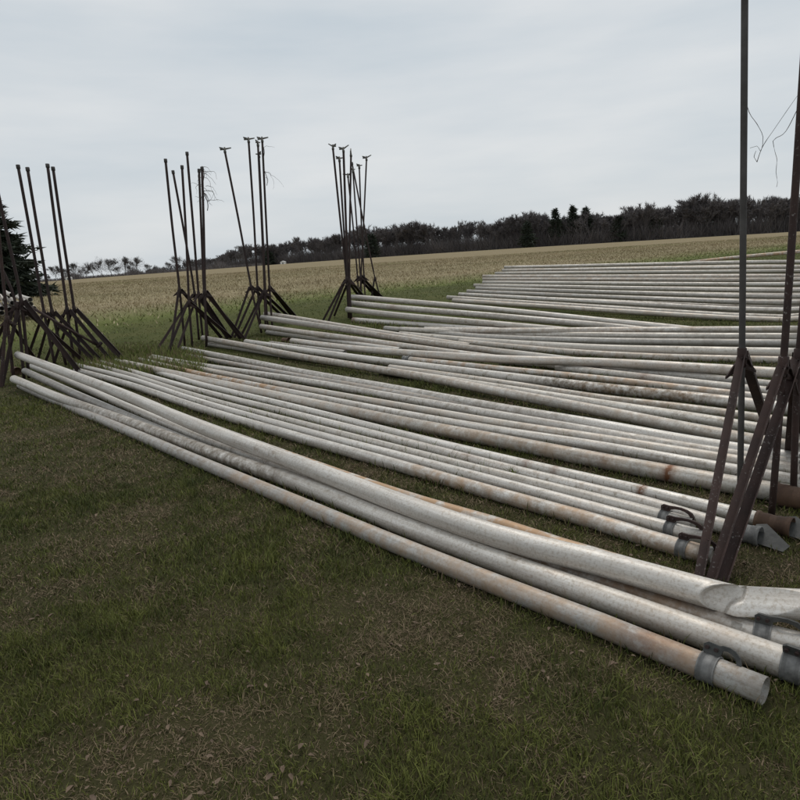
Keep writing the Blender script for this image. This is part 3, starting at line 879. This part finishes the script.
vine('dead vine tangled round the top of a capped riser', (202, 169), _y2, 22, .26, .80, 4, .005)
_y3 = float(at(265.5, 332)[1])
vine('few dead tendrils hanging on the tight trio of sprinkler risers', (262.5, 147), _y3, 4, .40, .8, 9, .004)
_y5 = float(at(740, 497)[1])
vr = empty('dead_vine', at_y(745, 96, _y5))
tag(vr, 'thin dead tendrils strung high between the grey and brown riser poles', 'vine')
for path in ([(744, 90), (749, 112), (757, 124), (763, 137), (761, 151), (757, 146), (750, 148)], [(757, 162), (761, 150), (766, 141), (773, 131), (786, 112), (800, 92)], [(800, 104), (786, 131), (776, 138), (773, 141), (775, 152), (777, 160), (776, 172), (777.5, 182), (776.5, 187)], [(757, 162), (754, 157), (756, 151)]):
    P = catmull([at_y(u, v, _y5 + .04 * math.sin(i * 2.1)) for i, (u, v) in enumerate(path)], .03)
    V, F = sweep(P, np.linspace(.0022, .0011, len(P)), 4)
    mesh_obj('stem', V, F, M_VINE, holder(vr))

# ------------------------------------------------------------------ trees
def bare_tree_geo(seed, H, spread=1.0, twigs=420, depth=4, tw=.035, trunk=.2, first=.30, lowz=-.1, ball=0):
    rr = random.Random(seed)
    V, F, TV, TF = [], [], [], []
    def rod(p, q, r0, r1, n=4):
        d = q - p
        d = d / np.linalg.norm(d)
        s = np.cross(d, [0.3, 0.9, 0.1]); s /= np.linalg.norm(s)
        u = np.cross(d, s)
        b = len(V)
        for c, r in ((p, r0), (q, r1)):
            for k in range(n):
                a = 2 * math.pi * k / n
                V.append(c + r * (math.cos(a) * s + math.sin(a) * u))
        for k in range(n):
            k2 = (k + 1) % n
            F.append((b + k, b + k2, b + n + k2)); F.append((b + k, b + n + k2, b + n + k))
    tips = []
    def grow(p, d, L, r, lev):
        q = p + d * L
        rod(p, q, r, r * .68)
        if lev == 0:
            tips.append((p, q)); return
        if lev < depth - 1:
            tips.append((p, q))
        for k in range(rr.choice((2, 3, 3))):
            e = d + np.array([rr.uniform(-1, 1) * spread, rr.uniform(-1, 1) * spread, rr.uniform(lowz, .75)]) * .62
            e /= np.linalg.norm(e)
            grow(q if k else p + d * L * rr.uniform(.55, .95), e, L * rr.uniform(.62, .86), r * .62, lev - 1)
    base = np.zeros(3)
    grow(base, np.array([rr.uniform(-.05, .05), rr.uniform(-.05, .05), 1.0]), H * first, H * .016 * trunk / .2, depth)
    for k in range(twigs):
        p, q = rr.choice(tips)
        s = p + (q - p) * rr.random()
        e = (q - p) / np.linalg.norm(q - p) * .8 + np.array([rr.gauss(0, .6), rr.gauss(0, .6), rr.gauss(.15, .5)])
        e /= np.linalg.norm(e)
        L = H * rr.uniform(.03, .085)
        w = np.cross(e, [rr.gauss(0, 1), rr.gauss(0, 1), rr.gauss(0, 1)])
        w = w / np.linalg.norm(w) * tw * .5
        b = len(TV)
        TV += [s - w, s + w, s + e * L]
        TF.append((b, b + 1, b + 2))
    for k in range(ball):
        q = np.array([rr.gauss(0, 1), rr.gauss(0, 1), rr.gauss(0, 1)])
        q /= np.linalg.norm(q)
        zt = max(v_[2] for v_ in TV[:60]) if k == 0 else zt
        s = np.array([0, 0, zt * .62]) + q * np.array([.40, .40, .38]) * zt * rr.random() ** .5 * (1 + .25 * math.sin(5 * q[0] + 3 * q[2] + seed))
        e = q * .8 + np.array([rr.gauss(0, .5), rr.gauss(0, .5), rr.gauss(.3, .4)])
        e /= np.linalg.norm(e)
        w = np.cross(e, [rr.gauss(0, 1), rr.gauss(0, 1), rr.gauss(0, 1)])
        w = w / np.linalg.norm(w) * tw * .35
        b = len(TV)
        TV += [s - w, s + w, s + e * zt * rr.uniform(.05, .13)]
        TF.append((b, b + 1, b + 2))
    V = np.array(V); TV = np.array(TV)
    z = max(V[:, 2].max(), TV[:, 2].max())
    return V * (H / z), F, TV * (H / z), TF

def bare_tree(label, u, v_base, Y, H, seed, group, spread=1.1, twigs=1100):
    p = at_y(u, v_base, Y)
    p[2] = ground(p[0], p[1]) - .05
    V, F, TV, TF = bare_tree_geo(seed, H, spread, twigs, 5, .05, .15, .17, -.55, 900)
    root = empty('bare_tree', p)
    tag(root, label, 'tree', group)
    h = holder(root)
    mesh_obj('trunk', V + p, F, M_BARK, h)
    mesh_obj('crown', TV + p, TF, M_FINE, h, smooth=False)

KT = 'bare trees in the far hedgerow'
specs = [(41, 255, 5, 'small bare tree in the hedgerow next to the spruce'), (57, 240, 8.2, 'round headed bare tree behind the capped risers'), (77, 250, 9.5, 'slim tall bare tree past the capped risers'),
         (88, 245, 8.0, 'forked bare tree beside the slim one in the hedgerow'), (103.5, 235, 10.3, 'largest spreading bare tree in the hedgerow'), (113, 240, 9.5, 'bare tree close against the largest spreading one'),
         (127, 250, 10.0, 'narrow bare tree standing alone in a hedgerow gap'), (139, 235, 9.0, 'broad low bare tree nearest the vine hung risers')]
for k, (u, Y, H, lab) in enumerate(specs):
    bare_tree(lab, u, 284, Y, H * .76, 40 + k, KT, spread=.75 if k in (2, 6) else 1.15)

rq = random.Random(77)
for k, u in enumerate([34, 49, 66, 84, 95, 120, 133, 150, 158, 171, 180, 192, 208, 219, 229, 243]):
    bare_tree('lesser bare tree in the thin far hedgerow line', u, 284, rq.uniform(262, 330), rq.uniform(3.6, 7.6), 300 + k, 'lesser bare trees of the far hedgerow', spread=rq.uniform(.8, 1.3), twigs=600)

def wood():
    vs, fs, n = [], [], 0
    variants = [bare_tree_geo(100 + k, 1.0 * 15, .75 + .1 * k, 900, 4, .15, .13, .24, -.35) for k in range(6)]
    rr = random.Random(5)
    def put(V, F, p, s, sz, yaw):
        nonlocal n
        c, si = math.cos(yaw), math.sin(yaw)
        Q = np.empty_like(V)
        Q[:, 0] = (V[:, 0] * c - V[:, 1] * si) * s + p[0]
        Q[:, 1] = (V[:, 0] * si + V[:, 1] * c) * s + p[1]
        Q[:, 2] = V[:, 2] * sz + p[2]
        vs.append(Q); fs.append(np.array(F) + n); n += len(V)
    # edge of the wood in photo columns: (u, distance, tree height)
    prof = [(135, 432, 4.5), (170, 426, 6), (205, 420, 8), (235, 400, 12), (255, 390, 15), (300, 370, 14), (345, 350, 14.5), (400, 330, 16.5), (450, 310, 14.5), (500, 295, 13.8), (560, 285, 13.4), (620, 280, 14), (700, 275, 15.2), (760, 270, 15.8), (830, 265, 16.5), (900, 262, 16.5)]
    U = [p[0] for p in prof]
    for i in range(820):
        u = rr.uniform(140, 890)
        Y0 = np.interp(u, U, [p[1] for p in prof])
        H = np.interp(u, U, [p[2] for p in prof]) * (1.10 - .42 * rr.random() ** 1.7) * (1 + .10 * math.sin(u * .11) + .07 * math.sin(u * .037 + 1))
        Y = Y0 + abs(rr.gauss(0, 1)) * 26
        p = at_y(u, 240, Y)
        p[2] = ground(p[0], p[1]) - .2
        V, F, TV, TF = rr.choice(variants)
        yaw = rr.uniform(0, 6.28)
        s = H / 15
        put(V, F, p, s * rr.uniform(.8, 1.2), s, yaw)
        put(TV, TF, p, s * rr.uniform(.8, 1.2), s, yaw)
    V = np.vstack(vs); F = np.vstack(fs)
    tri_mesh('bare_wood', V, F, M_TWIG, None, 'stuff', 'dark leafless wood along the far edge of the field', 'woodland')
    # undergrowth: upright brush stems at the wood's edge and the far hedgerow
    B = 150000
    left = np.arange(B) < 6000
    u = np.where(left, rng.uniform(25, 260, B), rng.uniform(140, 890, B))
    Y = np.where(left, rng.uniform(262, 300, B), np.interp(u, U, [p[1] for p in prof]) + np.abs(rng.normal(0, 16, B)))
    D = cF[None] * FPX + (u - 400)[:, None] * cR[None] + (400 - 245) * cU[None]
    X = D[:, 0] / D[:, 1] * Y
    Hh = np.where(left, rng.uniform(.6, 1, B) * (1.6 + 2.6 * np.clip(np.sin(u * .21) + np.sin(u * .087 + 2), 0, 2) * .6), np.clip((u - 120) / 130, .35, 1) * rng.uniform(1.5, 10.5, B) * rng.uniform(.4, 1, B))
    Z = ground(X, Y) - .1
    yaw = rng.uniform(0, math.pi, B)
    w = rng.uniform(.05, .16, B)
    lean = rng.normal(0, .38, (B, 2)) * Hh[:, None]
    V = np.empty((B, 3, 3))
    V[:, 0] = np.stack([X - np.cos(yaw) * w, Y - np.sin(yaw) * w, Z], 1)
    V[:, 1] = np.stack([X + np.cos(yaw) * w, Y + np.sin(yaw) * w, Z], 1)
    V[:, 2] = np.stack([X + lean[:, 0], Y + lean[:, 1], Z + Hh], 1)
    tri_mesh('undergrowth', V.reshape(-1, 3), np.arange(B * 3).reshape(-1, 3), M_TWIG, None, 'stuff', 'brown brush and saplings at the foot of the far wood', 'undergrowth')
wood()

def conifer(label, u, Y, H, W, seed, tiers, group, name='conifer_tree', bare=0.12, clump=.5, per=26, prow=.8):
    rr = random.Random(seed)
    p = at_y(u, 245, Y)
    p[2] = ground(p[0], p[1]) - .05
    root = empty(name, p)
    tag(root, label, 'tree', group)
    h = holder(root)
    V, F = sweep([p, p + [0, 0, H * .5], p + [0, 0, H * .98]], [H * .022, H * .014, H * .004], 7)
    mesh_obj('trunk', V, F, M_BARK, h)
    TV, TF = [], []
    for k in range(tiers):
        f = bare + (1 - bare) * (k + rr.uniform(-.3, .3)) / tiers
        z = H * min(f, .99)
        R = W * .5 * (1 - f) ** prow * rr.uniform(.75, 1.15) + .12
        for b in range(rr.randint(6, 9)):
            a = rr.uniform(0, 6.28)
            R2 = R * rr.uniform(.7, 1.12)
            for m in range(per):
                t = rr.random() ** .6
                c = np.array([math.cos(a) * R2 * t, math.sin(a) * R2 * t, z - R2 * .28 * t + rr.gauss(0, .05) * H * (.12 if per > 20 else .5)])
                c[:2] += np.array([rr.gauss(0, .12), rr.gauss(0, .12)]) * R
                e = np.array([math.cos(a) + rr.gauss(0, .7), math.sin(a) + rr.gauss(0, .7), rr.gauss(-.1, .45)])
                e /= np.linalg.norm(e)
                s = np.cross(e, [rr.gauss(0, 1), rr.gauss(0, 1), rr.gauss(0, 1)])
                s /= np.linalg.norm(s)
                L = clump * rr.uniform(.6, 1.3)
                n0 = len(TV)
                TV += [c - s * L * .16, c + s * L * .16, c + e * L]
                TF.append((n0, n0 + 1, n0 + 2))
    mesh_obj('crown', np.array(TV) + p, TF, M_NEEDLE, h, smooth=False)
conifer('dark dense spruce beside the capped riser cluster', -16, 46, 7.4, 7.2, 3, 34, None, 'spruce_tree', .02, .55, 95, .55)
for k, (u, H, lab) in enumerate([(556, 16.0, 'lone pine crown standing clear above the wood'), (573, 16.6, 'first of two close pines rising over the wood'), (586, 15.6, 'second of two close pines rising over the wood')]):
    conifer(lab, u, 288, H, 8.5, 60 + k, 15, 'pines over the wood', 'pine_tree', .35, 1.3, 13, .65)
for k, u in enumerate([268, 372, 528, 618, 655, 705]):
    conifer('dark evergreen standing among the bare trees of the wood', u, 262 + (120 if u < 340 else 45 if u < 420 else 20), [9, 11, 11, 11, 12, 12][k], 9, 80 + k, 12, 'evergreens inside the wood', 'evergreen_tree', .1, 1.5, 14, .6)

def shed(label, u, Y, w, d, hgt):
    p = at_y(u, 260, Y)
    p[2] = ground(p[0], p[1])
    root = empty('shed', p)
    tag(root, label, 'shed')
    h = holder(root)
    def box(x0, x1, y0, y1, z0, z1):
        V = [p + np.array([x, y, z]) for x in (x0, x1) for y in (y0, y1) for z in (z0, z1)]
        return V, [(0, 1, 3, 2), (4, 6, 7, 5), (0, 4, 5, 1), (2, 3, 7, 6), (0, 2, 6, 4), (1, 5, 7, 3)]
    V, F = box(-w / 2, w / 2, 0, d, -.1, hgt)
    mesh_obj('wall', V, F, M_WHITE, h, smooth=False)
    V, F = prism([(-w * .56, 0), (w * .56, 0), (0, hgt * .42)], p + [0, d / 2, hgt + .003], (1, 0, 0), (0, 0, 1), d * 1.1)
    mesh_obj('roof', V, F, M_WHITE, h, smooth=False)
    V, F = box(-w * .12, w * .12, -.04, -.003, 0, hgt * .8)
    mesh_obj('door', V, F, M_DOOR, h, smooth=False)
shed('small white shed at the edge of the wood beyond the sprinkler risers', 282.5, 345, 2.6, 3, 1.4)
shed('tiny white shed in the hedgerow beyond the capped risers', 64.5, 258, 1.8, 2, .9)

# ------------------------------------------------------------------ grass
def vnoise(x, y, s, seed):
    r = np.random.default_rng(seed)
    T = r.random((64, 64))
    x = x * s; y = y * s
    xi = np.floor(x).astype(int); yi = np.floor(y).astype(int)
    fx = x - xi; fy = y - yi
    fx = fx * fx * (3 - 2 * fx); fy = fy * fy * (3 - 2 * fy)
    g = lambda a, b: T[a % 64, b % 64]
    return (g(xi, yi) * (1 - fx) + g(xi + 1, yi) * fx) * (1 - fy) + (g(xi, yi + 1) * (1 - fx) + g(xi + 1, yi + 1) * fx) * fy

def clear_of_pipes(X, Y, margin):
    keep = np.ones(len(X), bool)
    for P, r in PIPE_LINES:
        if P[:, 1].min() > 22: continue
        Q = P[::3] if len(P) > 20 else P
        Q = np.vstack([Q, P[-1:]])
        low = Q[:, 2] - ground(Q[:, 0], Q[:, 1]) < r + .12
        for i in range(len(Q) - 1):
            if not (low[i] or low[i + 1]): continue
            a, b = Q[i, :2], Q[i + 1, :2]
            lo = np.minimum(a, b) - r; hi = np.maximum(a, b) + r
            m = np.nonzero(keep & (X > lo[0]) & (X < hi[0]) & (Y > lo[1]) & (Y < hi[1]))[0]
            if len(m) == 0: continue
            d = b - a
            L2 = d @ d + 1e-9
            t = np.clip(((X[m] - a[0]) * d[0] + (Y[m] - a[1]) * d[1]) / L2, 0, 1)
            dd = np.hypot(X[m] - a[0] - t * d[0], Y[m] - a[1] - t * d[1])
            keep[m[dd < r * margin]] = False
    return keep

def blades(name, X, Y, hgt, wid, col, label, flat):
    n = len(X)
    Z = ground(X, Y) - .004
    yaw = rng.uniform(0, 2 * math.pi, n)
    la = rng.uniform(0, 2 * math.pi, n)
    lean = flat * hgt
    bx, by = np.cos(yaw) * wid / 2, np.sin(yaw) * wid / 2
    lx, ly = np.cos(la) * lean, np.sin(la) * lean
    hz = hgt * np.sqrt(np.clip(1 - flat ** 2, .03, 1))
    V = np.empty((n, 5, 3), np.float32)
    V[:, 0] = np.stack([X - bx, Y - by, Z], 1)
    V[:, 1] = np.stack([X + bx, Y + by, Z], 1)
    mx_, my_, mz_ = X + lx * .38, Y + ly * .38, Z + hz * .62
    V[:, 2] = np.stack([mx_ - bx * .75, my_ - by * .75, mz_], 1)
    V[:, 3] = np.stack([mx_ + bx * .75, my_ + by * .75, mz_], 1)
    V[:, 4] = np.stack([X + lx, Y + ly, Z + hz], 1)
    b = np.arange(n)[:, None] * 5
    F = np.stack([b + np.array([[0, 1, 3]]), b + np.array([[0, 3, 2]]), b + np.array([[2, 3, 4]])], 1).reshape(-1, 3)
    tint = np.repeat(col, 5, axis=0)
    tri_mesh(name, V.reshape(-1, 3), F, M_GRASS, tint, 'stuff', label, 'grass')

def in_view(X, Y, m=.06):
    z = Y * cF[1] + (0 - EYE) * cF[2]
    u = (X * cR[0] + Y * cR[1] + (-EYE) * cR[2]) / z
    v = (X * cU[0] + Y * cU[1] + (-EYE) * cU[2]) / z
    k = 400 / FPX
    return (np.abs(u) < k + m + .1) & (v > -k - m)

def lawn():
    Xs, Ys, Ws, Hs = [], [], [], []
    for (y0, y1, dens, w, hh) in ((1.3, 3.2, 15000, .0034, .034), (3.2, 5.5, 8000, .0046, .038), (5.5, 9, 3000, .007, .042), (9, 15, 900, .011, .036), ):
        x0, x1 = -.78 * y1 - .3, .72 * y1 + .3
        n = int((x1 - x0) * (y1 - y0) * dens)
        X = rng.uniform(x0, x1, n); Y = rng.uniform(y0, y1, n)
        k = in_view(X, Y)
        X, Y = X[k], Y[k]
        Xs.append(X); Ys.append(Y)
        Ws.append(np.full(len(X), w)); Hs.append(np.full(len(X), hh))
    X = np.concatenate(Xs); Y = np.concatenate(Ys); W = np.concatenate(Ws); H = np.concatenate(Hs)
    k = clear_of_pipes(X, Y, .82) & (Y < 23.5 + .77 * X + 2)
    X, Y, W, H = X[k], Y[k], W[k], H[k]
    n = len(X)
    big = vnoise(X, Y, 1.1, 1) * .6 + vnoise(X, Y, 3.3, 2) * .4
    small = vnoise(X, Y, 9, 3)
    dead = rng.random(n) < np.clip(.36 + 1.5 * (big - .5) + .9 * (small - .5), .06, .9)
    # clumps thin out where the thatch shows
    keep = (rng.random(n) < np.clip(1.2 - .9 * big, .3, 1)) | dead
    X, Y, W, H, big, small, dead = (q[keep] for q in (X, Y, W, H, big, small, dead))
    n = len(X)
    hgt = H * rng.uniform(.5, 1.5, n) * (1.25 - .6 * big)
    tuft = vnoise(X, Y, 2.3, 8) > .78
    hgt = np.where(tuft & ~dead, hgt * 1.5, hgt) * (.6 + .9 * vnoise(X, Y, 8, 12))
    flat = np.where(dead, rng.uniform(.75, .985, n), rng.uniform(.25, .9, n))
    g0, g1 = np.array([.038, .050, .012]), np.array([.170, .180, .043])
    t = np.clip(rng.beta(2, 2.5, n) + .45 * (vnoise(X, Y, .6, 5) - .5) + .5 * (vnoise(X, Y, 7, 6) - .5), 0, 1)[:, None]
    col = g0 + (g1 - g0) * t
    d0, d1 = np.array([.075, .050, .028]), np.array([.29, .22, .135])
    td = rng.beta(1.6, 2.4, n)[:, None]
    col = np.where(dead[:, None], d0 + (d1 - d0) * td, col)
    blades('lawn_grass', X, Y, hgt, W * rng.uniform(.7, 1.3, n), col, 'short mown grass with dead thatch around the pipes', flat)
    # taller growth among the pipe rows and rank tufts along their edges
    px = []
    for i in range(9000):
        u, v = rng.uniform(70, 205), rng.uniform(352, 376)
        if v > 356 + .09 * (u - 70) + 14: continue
        px.append((u, v, rng.uniform(.10, .26), 1))
    for i in range(900):
        s = rng.random()
        u = rng.uniform(180, 500)
        v = 374 + (u - 180) * .262 + rng.uniform(10, 28)
        px.append((u, v, rng.uniform(.07, .15), 2))
    for i in range(420):
        px.append((rng.uniform(230, 300), rng.uniform(341, 352), rng.uniform(.08, .16), 1))
    for i in range(500):
        px.append((rng.uniform(350, 420), rng.uniform(323, 332), rng.uniform(.08, .16), 1))
    for i in range(40):
        px.append((512 + rng.normal(0, 5), 480 + rng.normal(0, 2), rng.uniform(.08, .15), 1))
    G = np.array([np.append(at(u, v)[:2], h) for u, v, h, _ in px])
    kind = np.array([q[3] for q in px])
    X, Y, H = G[:, 0], G[:, 1], G[:, 2]
    k = clear_of_pipes(X, Y, .6)
    X, Y, H, kind = X[k], Y[k], H[k], kind[k]
    n = len(X)
    fresh = rng.random(n) < .7
    t = rng.random(n)[:, None]
    col = np.where(fresh[:, None], np.array([.075, .10, .022]) * (1 - t) + np.array([.20, .225, .06]) * t, np.array([.12, .09, .05]) * (1 - t) + np.array([.28, .22, .13]) * t)
    col = np.where((kind == 3)[:, None], col * .48, col)
    blades('rank_grass', X, Y, H, np.where(kind == 1, .013, .005), col, 'taller spring grass growing up between the pipes', rng.uniform(.1, .75, n))
    # fringe of longer blades the mower missed, close along both sides of the grounded pipes
    fx, fy, fh = [], [], []
    for P, r in PIPE_LINES:
        if P[:, 1].min() > 14: continue
        seg = np.diff(P, axis=0)
        Ls = np.linalg.norm(seg, axis=1)
        for i in range(len(seg)):
            m = P[i]
            if m[1] > 14 or m[2] - ground(m[0], m[1]) > r + .06: continue
            cnt = rng.poisson(Ls[i] * (150 if m[1] < 5 else 90 if m[1] < 9 else 45) * (.25 + 1.5 * vnoise(m[:1] * 1.0, m[1:2], 1.7, 31)[0]))
            if cnt == 0: continue
            t = rng.random(cnt)[:, None]
            d = seg[i][:2] / max(np.hypot(*seg[i][:2]), 1e-6)
            nrm = np.array([-d[1], d[0]])
            off = (r * .88 + np.abs(rng.normal(0, .025, cnt))) * rng.choice((-1, 1), cnt)
            q = m[None, :2] + seg[i][None, :2] * t + nrm[None] * off[:, None]
            fx.append(q[:, 0]); fy.append(q[:, 1]); fh.append(rng.uniform(.03, .10, cnt) * rng.uniform(.6, 1.2, cnt))
    X, Y, H = np.concatenate(fx), np.concatenate(fy), np.concatenate(fh)
    k = clear_of_pipes(X, Y, .84) & in_view(X, Y)
    X, Y, H = X[k], Y[k], H[k]
    n = len(X)
    t = rng.random(n)[:, None]
    col = np.where((rng.random(n) < .72)[:, None], np.array([.034, .046, .011]) * (1 - t) + np.array([.13, .145, .036]) * t, np.array([.09, .065, .036]) * (1 - t) + np.array([.25, .19, .115]) * t)
    blades('fringe_grass', X, Y, H, .0030 + .0009 * Y, col, 'longer grass blades close along the sides of the pipes', rng.uniform(.1, .8, n))
    # single-face blades: far lawn and the stubble beyond the mown edge
    def far(name, X, Y, h, w, col, label):
        n = len(X)
        Z = ground(X, Y) - .003
        yaw = rng.uniform(0, math.pi, n)
        V = np.empty((n, 3, 3), np.float32)
        V[:, 0] = np.stack([X - np.cos(yaw) * w, Y - np.sin(yaw) * w, Z], 1)
        V[:, 1] = np.stack([X + np.cos(yaw) * w, Y + np.sin(yaw) * w, Z], 1)
        la = rng.uniform(0, 6.28, n)
        V[:, 2] = np.stack([X + np.cos(la) * h * .8, Y + np.sin(la) * h * .8, Z + h], 1)
        tri_mesh(name, V.reshape(-1, 3), np.arange(n * 3).reshape(-1, 3), M_GRASS, np.repeat(col, 3, axis=0), 'stuff', label, 'grass')
    n = 150000
    X = rng.uniform(-22, 30, n); Y = rng.uniform(13.5, 45, n)
    k = (Y < 23.5 + .77 * X + rng.normal(0, 1.2, n)) & in_view(X, Y) & clear_of_pipes(X, Y, 1.0)
    X, Y = X[k], Y[k]; n = len(X)
    t = np.clip(rng.random(n) * .8 + .5 * (vnoise(X, Y, .5, 41) - .3), 0, 1)[:, None]
    col = np.array([.065, .085, .022]) * (1 - t) + np.array([.165, .175, .055]) * t
    far('distant_lawn_grass', X, Y, rng.uniform(.015, .045, n), rng.uniform(.006, .016, n), col, 'mown green grass behind the riser stands')
    n = 420000
    X = rng.uniform(-75, 85, n); Y = 16 + 105 * rng.random(n) ** 1.5
    k = (Y > 23.5 + .77 * X + rng.normal(0, 1.4, n)) & in_view(X, Y)
    X, Y = X[k], Y[k]; n = len(X)
    rows = .5 + .5 * np.sin((Y - .77 * X) * 2.6 + 1.5 * vnoise(X, Y, .2, 51))
    k = rng.random(n) < .35 + .65 * rows * vnoise(X, Y, .35, 52) * 1.6
    X, Y = X[k], Y[k]; n = len(X)
    t = np.clip(rng.random(n) + .5 * (vnoise(X, Y, .25, 53) - .5), 0, 1)[:, None]
    col = np.array([.20, .155, .085]) * (1 - t) + np.array([.52, .43, .27]) * t
    near = np.clip(1 - (Y - 23.5 - .77 * X) / 8, 0, 1) + .6 * np.clip(vnoise(X, Y, .09, 54) - .45, 0, 1) * 1.6
    near = (np.clip(near, 0, 1) * (rng.random(n) < .75))[:, None]
    col = col * (1 - near) + np.array([.15, .17, .05]) * (.6 + .8 * t) * near
    far('field_stubble', X, Y, rng.uniform(.05, .15, n), rng.uniform(.008, .022, n) * (1 + Y / 60), col, 'straw coloured stubble standing in the field')
lawn()

def litter():
    n = 2600
    Y = 1.6 + 6.5 * rng.random(n) ** 1.3
    X = rng.uniform(-.75, .72, n) * Y
    k = clear_of_pipes(X, Y, 1.2) & (vnoise(X, Y, 1.1, 1) * .6 + vnoise(X, Y, 3.3, 2) * .4 + rng.normal(0, .12, n) > .5)
    X, Y = X[k], Y[k]
    vs, fs = [], []
    for x, y in zip(X, Y):
        s = random.uniform(.005, .015) * random.choice((.7, 1, 1, 1.3))
        a = random.uniform(0, 6.28)
        z = float(ground(x, y)) + random.uniform(.012, .03)
        cu = random.uniform(.2, 1.6)
        prof = [(-1, 0, .1), (-.45, .42, cu), (.35, .5, cu * .8), (1, .06, .25), (.4, -.46, cu), (-.4, -.4, cu * .7), (0, 0, -.1)]
        tl = random.uniform(-.5, .5)
        b = len(vs)
        for px, py, pz in prof:
            vs.append((x + s * (px * math.cos(a) - py * math.sin(a)), y + s * (px * math.sin(a) + py * math.cos(a)), z + s * (pz * .5 + tl * px * .6)))
        fs += [(b + i, b + (i + 1) % 6, b + 6) for i in range(6)]
    o = tri_mesh('leaf_litter', np.array(vs), np.array(fs), M_LEAF, None, 'stuff', 'small curled dead leaves scattered over the lawn', 'leaves')
litter()
